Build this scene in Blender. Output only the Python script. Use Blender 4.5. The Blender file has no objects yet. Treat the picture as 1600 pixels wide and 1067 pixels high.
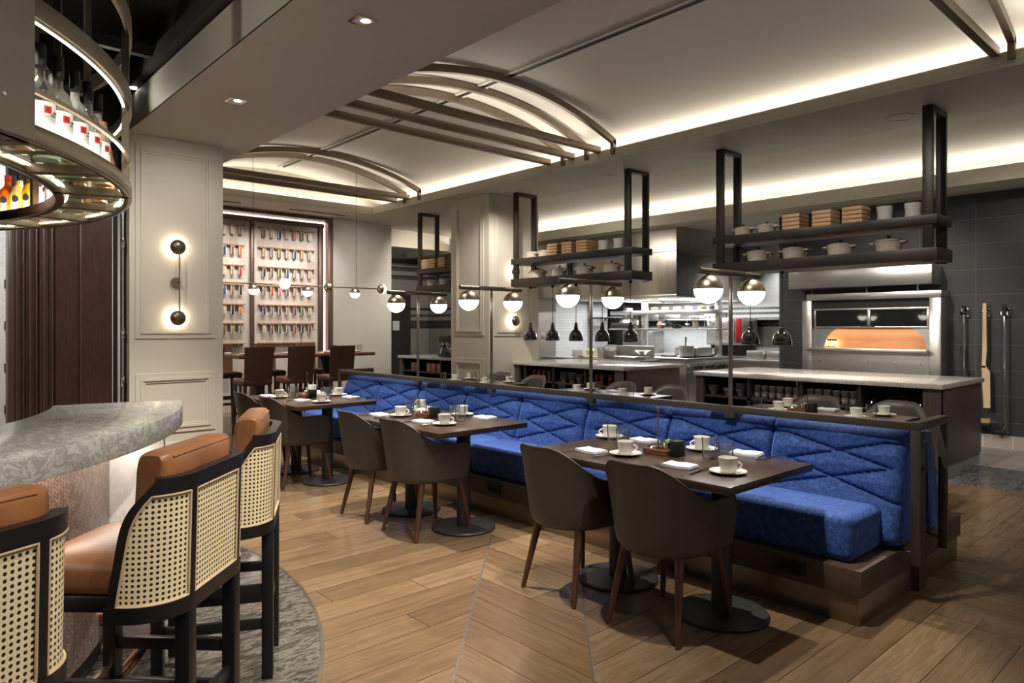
import bpy, bmesh, math, random
from mathutils import Vector, Matrix
R = random.Random(11)
SC = bpy.context.scene
COL = SC.collection
PI = math.pi
rad = math.radians
ORG = {}
ORD = ['first', 'second', 'third', 'fourth', 'fifth', 'sixth', 'seventh', 'eighth', 'ninth', 'tenth', 'eleventh', 'twelfth']


# ------------------------------------------------------------------ mesh builder
class MB:
    def __init__(s):
        s.v, s.f, s.u = [], [], {}

    def add(s, vs, fs):
        n = len(s.v)
        s.v += [tuple(p) for p in vs]
        s.f += [tuple(i + n for i in f) for f in fs]
        return s

    def box(s, x0, x1, y0, y1, z0, z1):
        x0, x1 = min(x0, x1), max(x0, x1)
        y0, y1 = min(y0, y1), max(y0, y1)
        z0, z1 = min(z0, z1), max(z0, z1)
        v = [(x0, y0, z0), (x1, y0, z0), (x1, y1, z0), (x0, y1, z0), (x0, y0, z1), (x1, y0, z1), (x1, y1, z1), (x0, y1, z1)]
        return s.add(v, [(3, 2, 1, 0), (4, 5, 6, 7), (0, 1, 5, 4), (1, 2, 6, 5), (2, 3, 7, 6), (3, 0, 4, 7)])

    def loft(s, rings, cap=True):
        n = len(rings[0])
        vs = [p for r in rings for p in r]
        fs = []
        for i in range(len(rings) - 1):
            for j in range(n):
                k = (j + 1) % n
                fs.append((i * n + j, i * n + k, (i + 1) * n + k, (i + 1) * n + j))
        if cap:
            fs.append(tuple(range(n - 1, -1, -1)))
            fs.append(tuple(range((len(rings) - 1) * n, len(rings) * n)))
        return s.add(vs, fs)

    def cyl(s, p, q, r0, r1=None, n=16):
        return s.tube([p, q], r0, n, r1=r1)

    def tube(s, pts, r, n=8, r1=None, closed=False):
        pts = [Vector(p) for p in pts]
        m = len(pts)
        rings = []
        up = None
        for i in range(m):
            if closed:
                t = pts[(i + 1) % m] - pts[i - 1]
            else:
                t = pts[min(i + 1, m - 1)] - pts[max(i - 1, 0)]
            t.normalize()
            if up is None:
                up = Vector((0, 0, 1)) if abs(t.z) < .9 else Vector((1, 0, 0))
            a = t.cross(up)
            if a.length < 1e-5:
                a = t.cross(Vector((0, 1, .1)))
            a.normalize()
            b = a.cross(t)
            b.normalize()
            up = b
            rr = r if r1 is None else r + (r1 - r) * i / (m - 1)
            rings.append([pts[i] + (a * math.cos(2 * PI * k / n) - b * math.sin(2 * PI * k / n)) * rr for k in range(n)])
        if closed:
            rings.append(rings[0])
        return s.loft(rings, not closed)

    def lathe(s, prof, o=(0, 0, 0), n=24, sx=1, sy=1):
        rings = []
        for r, z in prof:
            r = max(r, 1e-4)
            rings.append([(o[0] + sx * r * math.cos(2 * PI * k / n), o[1] + sy * r * math.sin(2 * PI * k / n), o[2] + z) for k in range(n)])
        return s.loft(rings, True)

    def prism(s, poly, z0, z1):
        return s.loft([[(x, y, z0) for x, y in poly], [(x, y, z1) for x, y in poly]])

    def arc(s, c, r0, r1, z0, z1, a0, a1, n=40, full=False):
        rings = []
        for i in range(n + 1):
            a = rad(a0 + (a1 - a0) * i / n)
            k, m = math.cos(a), math.sin(a)
            rings.append([(c[0] + r * k, c[1] + r * m, z) for r, z in ((r0, z0), (r1, z0), (r1, z1), (r0, z1))])
        return s.loft(rings, not full)

    def grid(s, fn, nu, nv, uv=None):
        b = len(s.v)
        for i in range(nu + 1):
            for j in range(nv + 1):
                if uv:
                    s.u[len(s.v)] = uv(i / nu, j / nv)
                s.v.append(tuple(fn(i / nu, j / nv)))
        w = nv + 1
        for i in range(nu):
            for j in range(nv):
                s.f.append((b + i * w + j, b + (i + 1) * w + j, b + (i + 1) * w + j + 1, b + i * w + j + 1))
        return s

    def solid(s, fi, fo, nu, nv, uv=None):
        """closed sheet between an inner and an outer surface fi/fo(u, v)"""
        b = len(s.v)
        s.grid(fo, nu, nv, uv)
        c = len(s.v)
        s.grid(fi, nu, nv)
        w = nv + 1
        k = (nu + 1) * w
        fs = s.f
        for q in range(len(fs) - nu * nv, len(fs)):
            fs[q] = fs[q][::-1]
        for i in range(nu):
            for j, fl in ((0, 0), (nv, 1)):
                o0, o1 = b + i * w + j, b + (i + 1) * w + j
                f = (o0, o0 + k, o1 + k, o1)
                fs.append(f[::-1] if fl else f)
        for j in range(nv):
            for i, fl in ((0, 1), (nu, 0)):
                o0, o1 = b + i * w + j, b + i * w + j + 1
                f = (o0, o0 + k, o1 + k, o1)
                fs.append(f[::-1] if fl else f)
        return s

    def xf(s, M):
        s.v = [tuple(M @ Vector(p)) for p in s.v]
        return s

    def move(s, x, y, z=0):
        s.v = [(p[0] + x, p[1] + y, p[2] + z) for p in s.v]
        return s

    def join(s, o):
        return s.add(o.v, o.f)


def build(name, mb, mat, parent=None, smooth=35, bev=0, seg=2, origin=None):
    """One mesh object. Under a parent the builder's coordinates are those of the thing's own base frame (ORG gives its world offset)."""
    if parent is not None:
        off = ORG.get(parent.name, (0, 0, 0))
    elif origin is not None:
        off = origin
    else:
        xs, ys, zs = zip(*mb.v)
        off = ((min(xs) + max(xs)) / 2, (min(ys) + max(ys)) / 2, min(zs))
    me = bpy.data.meshes.new(name)
    vs = [(p[0] - off[0], p[1] - off[1], p[2] - off[2]) for p in mb.v]
    if bev:
        me.from_pydata(vs, [], mb.f)
        bm = bmesh.new()
        bm.from_mesh(me)
        bmesh.ops.recalc_face_normals(bm, faces=bm.faces)
        es = [e for e in bm.edges if len(e.link_faces) == 2 and e.calc_face_angle(0) > .6]
        bmesh.ops.bevel(bm, geom=es, offset=bev, segments=seg, profile=.5, affect='EDGES', clamp_overlap=True)
        bm.to_mesh(me)
        bm.free()
    else:
        me.from_pydata(vs, [], mb.f)
        if mb.u:
            ul = me.uv_layers.new(name='UVMap')
            for lp in me.loops:
                ul.data[lp.index].uv = mb.u.get(lp.vertex_index, (0, 0))
    me.update()
    if smooth:
        me.shade_smooth()
        me.set_sharp_from_angle(angle=rad(smooth))
    me.materials.append(mat)
    o = bpy.data.objects.new(name, me)
    COL.objects.link(o)
    if parent is not None:
        o.parent = parent
        ORG[o.name] = off
    else:
        o.location = off
        ORG[o.name] = off
    return o


def tag(o, label, cat, group=None):
    o['label'] = label
    o['category'] = cat
    if group:
        o['group'] = group
    return o


def thing(name, label, cat, loc=(0, 0, 0), group=None):
    """An Empty at the thing's base that parents its parts. Parts are then given in world coordinates."""
    o = bpy.data.objects.new(name, None)
    COL.objects.link(o)
    o.location = loc
    o.empty_display_size = .1
    ORG[o.name] = tuple(loc)
    return tag(o, label, cat, group)


def place(o, loc, rz=0):
    o.location = loc
    o.rotation_euler = (0, 0, rz)
    return o


def dup(root, loc, rz=0, label=None, group=None, scale=None):
    r = root.copy()
    COL.objects.link(r)
    place(r, loc, rz)
    if scale:
        r.scale = scale
    if label:
        r['label'] = label
    if group:
        r['group'] = group
    for ch in list(root.children):
        c = ch.copy()
        COL.objects.link(c)
        c.parent = r
        for g in list(ch.children):
            d = g.copy()
            COL.objects.link(d)
            d.parent = c
    return r


def struct(name, mb, mat, parent=None, smooth=35, bev=0):
    o = build(name, mb, mat, parent, smooth, bev, origin=(0, 0, 0) if parent is None else None)
    if parent is None:
        o['kind'] = 'structure'
    return o


class Proto:
    """The first placement uses the thing itself, every later one a copy."""
    def __init__(s, make):
        s.make, s.o, s.used = make, None, False

    def put(s, loc, rz, label, group=None, scale=None):
        if s.o is None:
            s.o = s.make()
            place(s.o, loc, rz)
            s.o['label'] = label
            if group:
                s.o['group'] = group
            if scale:
                s.o.scale = scale
            return s.o
        o = dup(s.o, loc, rz, label, group)
        o.scale = scale or (1, 1, 1)
        return o


# ------------------------------------------------------------------ materials
class G:
    """small node-graph helper"""
    def __init__(s, name):
        s.m = bpy.data.materials.new(name)
        s.m.use_nodes = True
        s.t = s.m.node_tree
        s.b = s.t.nodes['Principled BSDF']

    def n(s, typ, **kw):
        x = s.t.nodes.new(typ)
        for k, v in kw.items():
            setattr(x, k, v)
        return x

    def set(s, inp, v):
        if hasattr(v, 'node'):
            s.t.links.new(v, inp)
        elif isinstance(v, (tuple, list)) and len(v) == 3 and inp.type == 'RGBA':
            inp.default_value = (*v, 1)
        else:
            inp.default_value = v

    def math(s, op, a, b=None, c=None):
        x = s.n('ShaderNodeMath', operation=op)
        for i, v in enumerate((a, b, c)):
            if v is not None:
                s.set(x.inputs[i], v)
        return x.outputs[0]

    def mix(s, f, a, b, mode='MIX'):
        x = s.n('ShaderNodeMix', data_type='RGBA', blend_type=mode)
        s.set(x.inputs[0], f)
        s.set(x.inputs[6], a)
        s.set(x.inputs[7], b)
        return x.outputs[2]

    def coord(s, kind='Object'):
        return s.n('ShaderNodeTexCoord').outputs[kind]

    def xyz(s, v):
        x = s.n('ShaderNodeSeparateXYZ')
        s.set(x.inputs[0], v)
        return x.outputs

    def vec(s, a, b, c):
        x = s.n('ShaderNodeCombineXYZ')
        for i, v in enumerate((a, b, c)):
            s.set(x.inputs[i], v)
        return x.outputs[0]

    def scale(s, v, k):
        x = s.n('ShaderNodeMapping')
        s.set(x.inputs[0], v)
        x.inputs[3].default_value = k
        return x.outputs[0]

    def noise(s, v, sc=5, det=4, rough=.6, dist=0, out=0):
        x = s.n('ShaderNodeTexNoise')
        s.set(x.inputs['Vector'], v)
        s.set(x.inputs['Scale'], sc)
        x.inputs['Detail'].default_value = det
        x.inputs['Roughness'].default_value = rough
        x.inputs['Distortion'].default_value = dist
        return x.outputs[out]

    def white(s, v):
        x = s.n('ShaderNodeTexWhiteNoise', noise_dimensions='3D')
        s.set(x.inputs['Vector'], v)
        return x.outputs[0]

    def ramp(s, f, stops):
        x = s.n('ShaderNodeValToRGB')
        s.set(x.inputs[0], f)
        e = x.color_ramp.elements
        while len(e) < len(stops):
            e.new(.5)
        for i, (p, c) in enumerate(stops):
            e[i].position = p
            e[i].color = (*c, 1) if isinstance(c, tuple) else (c, c, c, 1)
        return x.outputs[0]

    def bump(s, h, k=.3, d=.01):
        x = s.n('ShaderNodeBump')
        s.set(x.inputs['Height'], h)
        s.set(x.inputs['Strength'], k)
        x.inputs['Distance'].default_value = d
        s.t.links.new(x.outputs[0], s.b.inputs['Normal'])

    def p(s, **kw):
        for k, v in kw.items():
            s.set(s.b.inputs[k.replace('_', ' ')], v)
        return s.m


def M(name, col, rough=.5, metal=0, var=0, vs=6, bump=0, bs=200, vec=(1, 1, 1), **kw):
    g = G(name)
    c = g.coord()
    if vec != (1, 1, 1):
        c = g.scale(c, vec)
    if var:
        f = g.noise(c, vs)
        lo = tuple(x * (1 - var) for x in col)
        hi = tuple(min(1, x * (1 + var)) for x in col)
        g.p(Base_Color=g.ramp(f, [(.3, lo), (.7, hi)]))
    else:
        g.p(Base_Color=col)
    if bump:
        g.bump(g.noise(c, bs, 2), bump, .004)
    return g.p(Roughness=rough, Metallic=metal, **kw)


def emis(name, col, k):
    g = G(name)
    return g.p(Base_Color=col, Emission_Color=col, Emission_Strength=k, Roughness=.4)


def glassy(name, col, spec=.5, milk=0):
    """thin clear glass: tinted see-through with a fresnel gloss"""
    g = G(name)
    tr = g.n('ShaderNodeBsdfTransparent')
    tr.inputs[0].default_value = (*col, 1)
    gl = g.n('ShaderNodeBsdfGlossy')
    gl.inputs['Roughness'].default_value = .03
    lw = g.n('ShaderNodeLayerWeight')
    lw.inputs[0].default_value = max(spec, .01)
    mx = g.n('ShaderNodeMixShader')
    if spec > 0:
        g.t.links.new(lw.outputs['Fresnel'], mx.inputs[0])
    else:
        mx.inputs[0].default_value = .06
    g.t.links.new(tr.outputs[0], mx.inputs[1])
    g.t.links.new(gl.outputs[0], mx.inputs[2])
    res = mx.outputs[0]
    if milk:
        df = g.n('ShaderNodeBsdfTranslucent')
        df.inputs[0].default_value = (.9, .92, .88, 1)
        m2 = g.n('ShaderNodeMixShader')
        m2.inputs[0].default_value = milk
        g.t.links.new(res, m2.inputs[1])
        g.t.links.new(df.outputs[0], m2.inputs[2])
        res = m2.outputs[0]
    out = [n for n in g.t.nodes if n.type == 'OUTPUT_MATERIAL'][0]
    g.t.links.new(res, out.inputs[0])
    g.t.nodes.remove(g.b)
    return g.m


PAINT = M('wall_paint', (.58, .54, .46), .55, var=.02, vs=2)
GREY = M('grey_wall_paint', (.47, .445, .405), .6, var=.02, vs=2)
CEIL = M('ceiling_paint', (.60, .55, .455), .7)
BLACK = M('black_paint', (.006, .006, .006), .8)
SOFT = M('soffit_paint', (.50, .475, .40), .6)
DARKST = M('dark_steel', (.022, .021, .019), .7)
VENT = M('slot_black', (.003, .003, .003), .6)
WHITE = M('white_plastic', (.75, .74, .7), .4)
CHINA = M('white_china', (.82, .79, .72), .18, Coat_Weight=.4)
CHINAG = M('grey_china', (.34, .34, .345), .3, var=.1)
CHINAW = M('glazed_crock', (.55, .53, .5), .25)
POT = M('cream_enamel', (.50, .43, .35), .15, var=.03, Coat_Weight=.5)
POTKNOB = M('dark_knob', (.03, .025, .022), .3, .6)
TABLE = M('table_wood', (.044, .024, .016), .28, var=.3, vs=9, vec=(3, .5, 1), Coat_Weight=.25, Coat_Roughness=.25)
WALNUT = M('walnut_leg', (.075, .030, .017), .4, var=.25, vs=14, vec=(3, 3, .4))
LEDGE = M('ledge_wood', (.072, .045, .032), .45, var=.2, vs=12, vec=(.5, .5, 6))
PANELW = M('panel_wood', (.085, .062, .052), .4, var=.22, vs=16, vec=(6, 6, .25), bump=.1, bs=60)
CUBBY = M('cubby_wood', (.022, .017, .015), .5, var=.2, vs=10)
CUBSH = M('cubby_shelf_wood', (.07, .035, .028), .45, var=.2)
DOORW = M('dark_wood_door', (.050, .022, .014), .35, var=.35, vs=14, vec=(8, 8, .5), bump=.15, bs=50)
DOORE = M('dark_wood_edge', (.085, .05, .038), .35)
SHELF = M('shelf_bronze', (.027, .020, .016), .45, .25, var=.15, vs=3)
RAIL = M('rail_gunmetal', (.14, .125, .108), .42, .75)
LAMPM = M('lamp_post_steel', (.30, .26, .22), .3, .95)
BRASS = M('satin_brass', (.42, .35, .26), .32, 1, var=.08, vs=30)
BRONZE = M('dark_bronze', (.17, .14, .105), .38, .9)
PLINTH = M('plinth_metal', (.30, .245, .18), .33, .9, var=.15, vs=2)
STEEL = M('stainless_steel', (.66, .65, .62), .30, 1, var=.1, vs=3, vec=(1, 1, 6))
STEELD = M('dull_steel', (.42, .41, .39), .4, 1, var=.15, vs=3)
CHROME = M('chrome', (.75, .73, .70), .08, 1)
COPPER = M('copper', (.46, .20, .13), .25, 1)
IRON = M('black_iron', (.018, .018, .018), .5, .3)
GUN = M('base_black', (.022, .021, .020), .45, .2)
LAMPBL = M('black_glossy', (.012, .011, .010), .07, .3, Coat_Weight=1)
FABRIC = M('chair_leather', (.058, .049, .043), .5, var=.12, vs=5, bump=.12, bs=400)
CHAIRE = M('chair_piping', (.055, .047, .042), .5)
LEATH = M('tan_leather', (.225, .090, .034), .36, var=.3, vs=7, bump=.1, bs=220)
BROWNL = M('brown_leather', (.11, .050, .030), .38, var=.1, vs=5)
BLACKW = M('black_lacquer', (.0055, .0055, .0062), .38)
CANEE = M('cane_trim', (.50, .37, .24), .5)
NAPKIN = M('napkin_linen', (.56, .57, .60), .8, var=.04, vs=40)
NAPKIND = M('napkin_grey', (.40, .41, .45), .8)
PINE = M('pale_crate_wood', (.50, .30, .15), .55, var=.25, vs=8, vec=(1, 1, 8))
CRATEG = M('crate_gap_shade', (.03, .02, .015), .8)
TRAYW = M('tray_wood', (.20, .08, .04), .4, var=.2, vs=14, vec=(1, 6, 1))
GREEN = M('green_leaves', (.09, .2, .03), .5, var=.4, vs=90)
OLIVE = M('dried_flowers', (.35, .22, .1), .7, var=.5, vs=90)
GLASS = glassy('clear_glass', (.93, .94, .94), .12, .04)
TINT = glassy('tinted_glass', (.90, .95, .87), 0, .02)
BOTGL = glassy('bottle_glass', (.88, .91, .88), .4, .14)  # white scatter mixed in to stand for the highlights of lit bottles
LABEL = M('white_label', (.80, .80, .76), .5)
RED = M('red_label', (.55, .03, .02), .4)
INK = M('black_ink', (.02, .02, .02), .5)
CAP = M('black_cap', (.010, .010, .010), .55, Specular_IOR_Level=.2)
GLOSSW = None
MIRD = M('dark_oven_glass', (.02, .02, .02), .04, .2, Coat_Weight=1)
OVENB = M('oven_brick', (.46, .24, .12), .8, var=.1, vs=3)
PEEL = M('peel_wood', (.55, .40, .26), .6, var=.2, vs=6, vec=(4, 4, .5))
BRISTLE = M('brush_bristle', (.35, .22, .10), .9)
SPICEF = M('frame_bronze', (.15, .095, .078), .4, .6)
TUBEW = M('tube_white', (.80, .77, .74), .4)
RAILW = M('peg_rail_wood', (.36, .20, .11), .5, var=.3, vs=30)
REDP = M('red_control', (.5, .02, .02), .35)
OPAL = emis('opal_glow', (1, .94, .85), 6.5)
STRIPD = emis('dim_strip', (1, .92, .76), 1.6)
STRIP = emis('warm_strip', (1, .90, .72), 4)
STRIPW = emis('white_strip', (1, .92, .84), 3.5)
LENS = emis('downlight_lens', (1, .92, .8), 40)
FLAME = emis('fire_glow', (1, .62, .25), 14)
SCREEN = M('printed_sheet', (.7, .74, .76), .5)


def mat_oak():
    g = G('oak_floor')
    c = g.coord()
    x, y, _ = g.xyz(c)
    q = g.math('SUBTRACT', x, y)
    m = g.math('FLOORED_MODULO', g.math('ADD', q, .54), 3.56)
    nar = g.math('LESS_THAN', m, .81)
    # along / across the planks
    u = g.math('ADD', g.math('MULTIPLY', nar, g.math('SUBTRACT', y, x)), x)
    v = g.math('ADD', g.math('MULTIPLY', nar, g.math('SUBTRACT', x, y)), y)
    vr = g.math('DIVIDE', v, .195)
    row = g.math('FLOOR', vr)
    ro = g.white(g.vec(row, nar, 3.3))
    ur = g.math('ADD', g.math('DIVIDE', u, 1.55), g.math('MULTIPLY', ro, 7))
    idx = g.math('FLOOR', ur)
    pr = g.white(g.vec(row, idx, nar))
    gv = g.vec(g.math('ADD', g.math('MULTIPLY', u, 1.4), g.math('MULTIPLY', pr, 30)), g.math('MULTIPLY', v, 16), pr)
    gr = g.noise(gv, 2.2, 6, .62, 1.2)
    big = g.noise(gv, .9, 3, .5, .6)
    fine = g.noise(g.vec(g.math('MULTIPLY', u, 6), g.math('MULTIPLY', v, 80), pr), 1.5, 2)
    base = g.ramp(pr, [(0, (.150, .094, .050)), (.45, (.205, .132, .072)), (.8, (.245, .162, .092)), (1, (.165, .105, .058))])
    col = g.mix(g.ramp(gr, [(.34, .6), (.62, 0.)]), base, (.080, .047, .025))
    col = g.mix(g.ramp(big, [(.5, 0.), (.8, .55)]), col, (.085, .055, .034))
    col = g.mix(g.math('MULTIPLY', fine, .14), col, (.07, .042, .024))
    fv = g.math('FRACT', vr)
    fu = g.math('FRACT', ur)
    s1 = g.math('LESS_THAN', g.math('ABSOLUTE', g.math('SUBTRACT', fv, .5)), .489)
    s2 = g.math('LESS_THAN', g.math('ABSOLUTE', g.math('SUBTRACT', fu, .5)), .4985)
    seam = g.math('SUBTRACT', 1, g.math('MULTIPLY', s1, s2))
    col = g.mix(seam, col, (.035, .022, .014))
    i1 = g.math('LESS_THAN', g.math('ABSOLUTE', g.math('SUBTRACT', m, .007)), .007)
    i2 = g.math('LESS_THAN', g.math('ABSOLUTE', g.math('SUBTRACT', m, .81)), .007)
    inl = g.math('MAXIMUM', i1, i2)
    col = g.mix(inl, col, (.36, .34, .31))
    g.bump(g.math('SUBTRACT', g.math('MULTIPLY', gr, .25), seam), .08, .003)
    rg = g.math('ADD', g.math('MULTIPLY', fine, .10), .20)
    return g.p(Base_Color=col, Roughness=rg, Metallic=g.math('MULTIPLY', inl, .8), Specular_IOR_Level=.45)


def mat_stone(name, a, b, d, sc=3, rough=.2, st=(1, 1, 1), vein=.5, speck=0):
    g = G(name)
    c = g.scale(g.coord(), st)
    n1 = g.noise(c, sc, 10, .7, .7)
    n2 = g.noise(c, sc * 2.2, 10, .75, .5)
    col = g.ramp(n1, [(.3, a), (.7, b)])
    v = g.math('ABSOLUTE', g.math('SUBTRACT', n2, .5))
    col = g.mix(g.ramp(v, [(0, vein), (.055, 0.)]), col, d)
    if speck:
        n3 = g.noise(c, 70, 2)
        col = g.mix(g.ramp(n3, [(.5, 0.), (.62, speck)]), col, d)
    return g.p(Base_Color=col, Roughness=rough)


def mat_tiles(name, ax, ay, w, h, ca, cb, grout, rough=.3, gw=.012, stag=.5, bands=None, bump=.4):
    g = G(name)
    p = g.xyz(g.coord())
    a, b = p[ax], p[ay]
    br = g.math('DIVIDE', b, h)
    row = g.math('FLOOR', br)
    ar = g.math('ADD', g.math('DIVIDE', a, w), g.math('MULTIPLY', g.math('FLOORED_MODULO', row, 2), stag))
    idx = g.math('FLOOR', ar)
    r = g.white(g.vec(row, idx, 1.7))
    col = g.mix(r, ca, cb)
    if bands:
        f = None
        for z0, z1 in bands:
            k = g.math('MULTIPLY', g.math('GREATER_THAN', b, z0), g.math('LESS_THAN', b, z1))
            f = k if f is None else g.math('MAXIMUM', f, k)
        col = g.mix(f, col, (.008, .008, .009))
    fa = g.math('ABSOLUTE', g.math('SUBTRACT', g.math('FRACT', ar), .5))
    fb = g.math('ABSOLUTE', g.math('SUBTRACT', g.math('FRACT', br), .5))
    t = g.math('MULTIPLY', g.math('LESS_THAN', fa, .5 - gw * .5 * h / w), g.math('LESS_THAN', fb, .5 - gw * .5))
    col = g.mix(t, grout, col)
    col = g.mix(g.math('MULTIPLY', g.noise(g.coord(), 9, 5), .25), col, grout)
    g.bump(t, bump, .002)
    return g.p(Base_Color=col, Roughness=rough)


def mat_velvet():
    g = G('blue_velvet')
    c = g.coord()
    n = g.noise(g.scale(c, (1, 1, 1)), 38, 6, .8, .6)
    n2 = g.noise(c, 5, 4, .6)
    col = g.ramp(n, [(.36, (.007, .022, .10)), (.5, (.021, .072, .29)), (.64, (.05, .15, .50))])
    col = g.mix(g.math('MULTIPLY', n2, .35), col, (.014, .048, .20))
    w = g.noise(g.scale(c, (60, 60, 420)), 1, 2)
    g.bump(g.math('ADD', w, n), .2, .004)
    return g.p(Base_Color=col, Roughness=.75, Sheen_Weight=.6, Sheen_Roughness=.35, Sheen_Tint=(.25, .42, 1.))


def mat_cane():
    g = G('woven_cane')
    u, v, _ = g.xyz(g.coord('UV'))
    s = .0155
    fu = g.math('SUBTRACT', g.math('FRACT', g.math('DIVIDE', u, s)), .5)
    fv = g.math('SUBTRACT', g.math('FRACT', g.math('DIVIDE', v, s)), .5)
    d = g.math('SQRT', g.math('ADD', g.math('MULTIPLY', fu, fu), g.math('MULTIPLY', fv, fv)))
    hole = g.math('LESS_THAN', d, .285)
    du = g.math('FRACT', g.math('DIVIDE', g.math('ADD', u, v), s / 2))
    dv = g.math('FRACT', g.math('DIVIDE', g.math('SUBTRACT', u, v), s / 2))
    w = g.math('MULTIPLY', g.math('LESS_THAN', du, .16), .5)
    w = g.math('MAXIMUM', w, g.math('MULTIPLY', g.math('LESS_THAN', dv, .16), .5))
    e = g.math('MAXIMUM', g.math('GREATER_THAN', g.math('ABSOLUTE', fu), .46), g.math('GREATER_THAN', g.math('ABSOLUTE', fv), .46))
    w = g.math('MAXIMUM', w, g.math('MULTIPLY', e, .5))
    col = g.mix(w, (.82, .70, .45), (.52, .38, .19))
    col = g.mix(hole, col, (.012, .009, .007))
    g.bump(g.math('SUBTRACT', g.math('SUBTRACT', 1, w), hole), .6, .003)
    return g.p(Base_Color=col, Roughness=.5)


def mat_die():
    """small herringbone mosaic, on cylinder coordinates"""
    g = G('herringbone_mosaic')
    u, v, _ = g.xyz(g.coord('UV'))
    s = .040
    zig = g.math('MULTIPLY', g.math('PINGPONG', g.math('DIVIDE', u, s), .5), s)
    k = g.math('DIVIDE', g.math('ADD', v, zig), .016)
    r = g.white(g.vec(g.math('FLOOR', k), g.math('FLOOR', g.math('DIVIDE', u, s / 2)), 0))
    ln = g.math('LESS_THAN', g.math('FRACT', k), .2)
    l2 = g.math('LESS_THAN', g.math('FRACT', g.math('DIVIDE', u, s / 2)), .10)
    ln = g.math('MAXIMUM', ln, l2)
    col = g.mix(r, (.24, .17, .14), (.46, .34, .28))
    col = g.mix(ln, col, (.05, .04, .035))
    g.bump(g.math('SUBTRACT', g.math('MULTIPLY', r, .5), ln), .7, .004)
    return g.p(Base_Color=col, Roughness=.3, Metallic=.35)


OAK = mat_oak()
BARSTONE = mat_stone('bar_quartz', (.36, .36, .34), (.52, .52, .49), (.13, .13, .13), 8, .14, (1, .55, 1), .65)
KSTONE = mat_stone('counter_quartz', (.52, .49, .45), (.66, .63, .58), (.22, .19, .16), 7, .15, (1, 1, 1), .35, .45)
WMARB = mat_stone('white_marble', (.78, .77, .74), (.84, .83, .80), (.50, .47, .44), 2.2, .25, (1, 1, 1), .3)
FMARB = mat_stone('floor_marble', (.013, .012, .010), (.055, .047, .040), (.20, .18, .155), 3.2, .12, (.7, 2.2, 1), .7)
GMARB = mat_stone('threshold_marble', (.05, .055, .055), (.16, .17, .17), (.36, .37, .36), 3, .2, (.6, 2.5, 1), .6)
CONC = mat_stone('kick_concrete', (.25, .25, .25), (.33, .33, .33), (.18, .18, .18), 5, .6)
DARKT = mat_tiles('charcoal_tile', 1, 2, .62, .305, (.011, .012, .0145), (.017, .0185, .022), (.085, .085, .085), .5, .018, 0)
QUARRY = mat_tiles('quarry_tile', 0, 1, .30, .30, (.30, .26, .23), (.36, .31, .275), (.50, .46, .42), .5, .03, 0)
SKIRTT = mat_tiles('tile_skirting', 1, 2, .30, .31, (.30, .26, .24), (.34, .30, .27), (.55, .52, .48), .4, .03, 0)
SPICET = mat_tiles('spice_wall_tile', 0, 2, .155, .33, (.44, .37, .325), (.64, .575, .53), (.68, .62, .58), .35, .012, 0)
STRIPET = mat_tiles('striped_tile', 1, 2, .22, .075, (.62, .62, .60), (.70, .70, .68), (.75, .75, .73), .25, .05, .5,
                    [(1.447, 1.608), (1.666, 1.71), (1.757, 1.803)])
STRIPEB = mat_tiles('grey_striped_tile', 0, 2, .3, .1, (.26, .25, .235), (.30, .285, .27), (.33, .32, .30), .4, .05, .5,
                    [(1.40, 1.60), (1.68, 1.74), (1.84, 1.9), (2.76, 2.86), (2.94, 3.04), (2.56, 2.66)])
STRIPEC = mat_tiles('grey_striped_side_tile', 1, 2, .3, .1, (.26, .25, .235), (.30, .285, .27), (.33, .32, .30), .4, .05, .5,
                    [(1.40, 1.60), (1.68, 1.74), (1.84, 1.9), (2.76, 2.86), (2.94, 3.04), (2.56, 2.66)])
WHITET = mat_tiles('white_wall_tile', 1, 2, .30, .052, (.66, .66, .64), (.74, .74, .72), (.45, .45, .44), .3, .06, 0)
WHITETX = mat_tiles('white_wall_tile_side', 0, 2, .30, .052, (.66, .66, .64), (.74, .74, .72), (.45, .45, .44), .3, .06, 0)
LMARB = mat_stone('grey_lobby_stone', (.42, .41, .40), (.50, .49, .48), (.66, .65, .64), 2, .3, (1, 1, 1), .5)
VELVET = mat_velvet()
CANE = mat_cane()
DIE = mat_die()
# ------------------------------------------------------------------ setting
ZC = 3.45
BC = (-1.12, 4.15)                      # centre of the round bar

struct('floor', MB().box(-4, 12.6, -3, 14.6, -.1, 0), OAK)
struct('floor_bar', MB().arc(BC, .6, 2.87, 0, .004, -150, 30, 90), FMARB)
struct('trim_1', MB().arc(BC, 2.87, 2.885, 0, .006, -150, 30, 120), PLINTH)
struct('floor_threshold', MB().box(7.28, 8.4, -3, 2.6, 0, .004), GMARB)
struct('floor_kitchen', MB().box(8.4, 12.4, -3, 9.2, 0, .005), QUARRY)

# flat ceiling, beam soffit, far and kitchen bands
c = MB()
c.box(1.87, 3.12, -3, 11.85, ZC, ZC + .32)
c.box(3.12, 6.47, 10.85, 11.95, ZC, ZC + .05)
c.box(6.47, 7.65, -3, 14.2, ZC, ZC + .05)
struct('ceiling', c, SOFT)
lip = MB()
lip.box(6.47, 6.50, -3, 10.88, ZC + .05, 3.57)
lip.box(3.12, 6.47, 10.85, 10.88, ZC + .05, 3.57)
lip.box(3.09, 3.12, -3, 10.88, ZC + .3, 3.60)
struct('trim_2', lip, CEIL)
vb = MB()
vb.box(6.72, 6.76, -3, 11.1, ZC + .05, 3.70)
vb.box(2.84, 2.88, -3, 11.1, ZC + .3, 3.70)


def vault_z(x):
    t = (x - 4.80) / 1.92
    return 3.66 + .36 * (1 - t * t)


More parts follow.
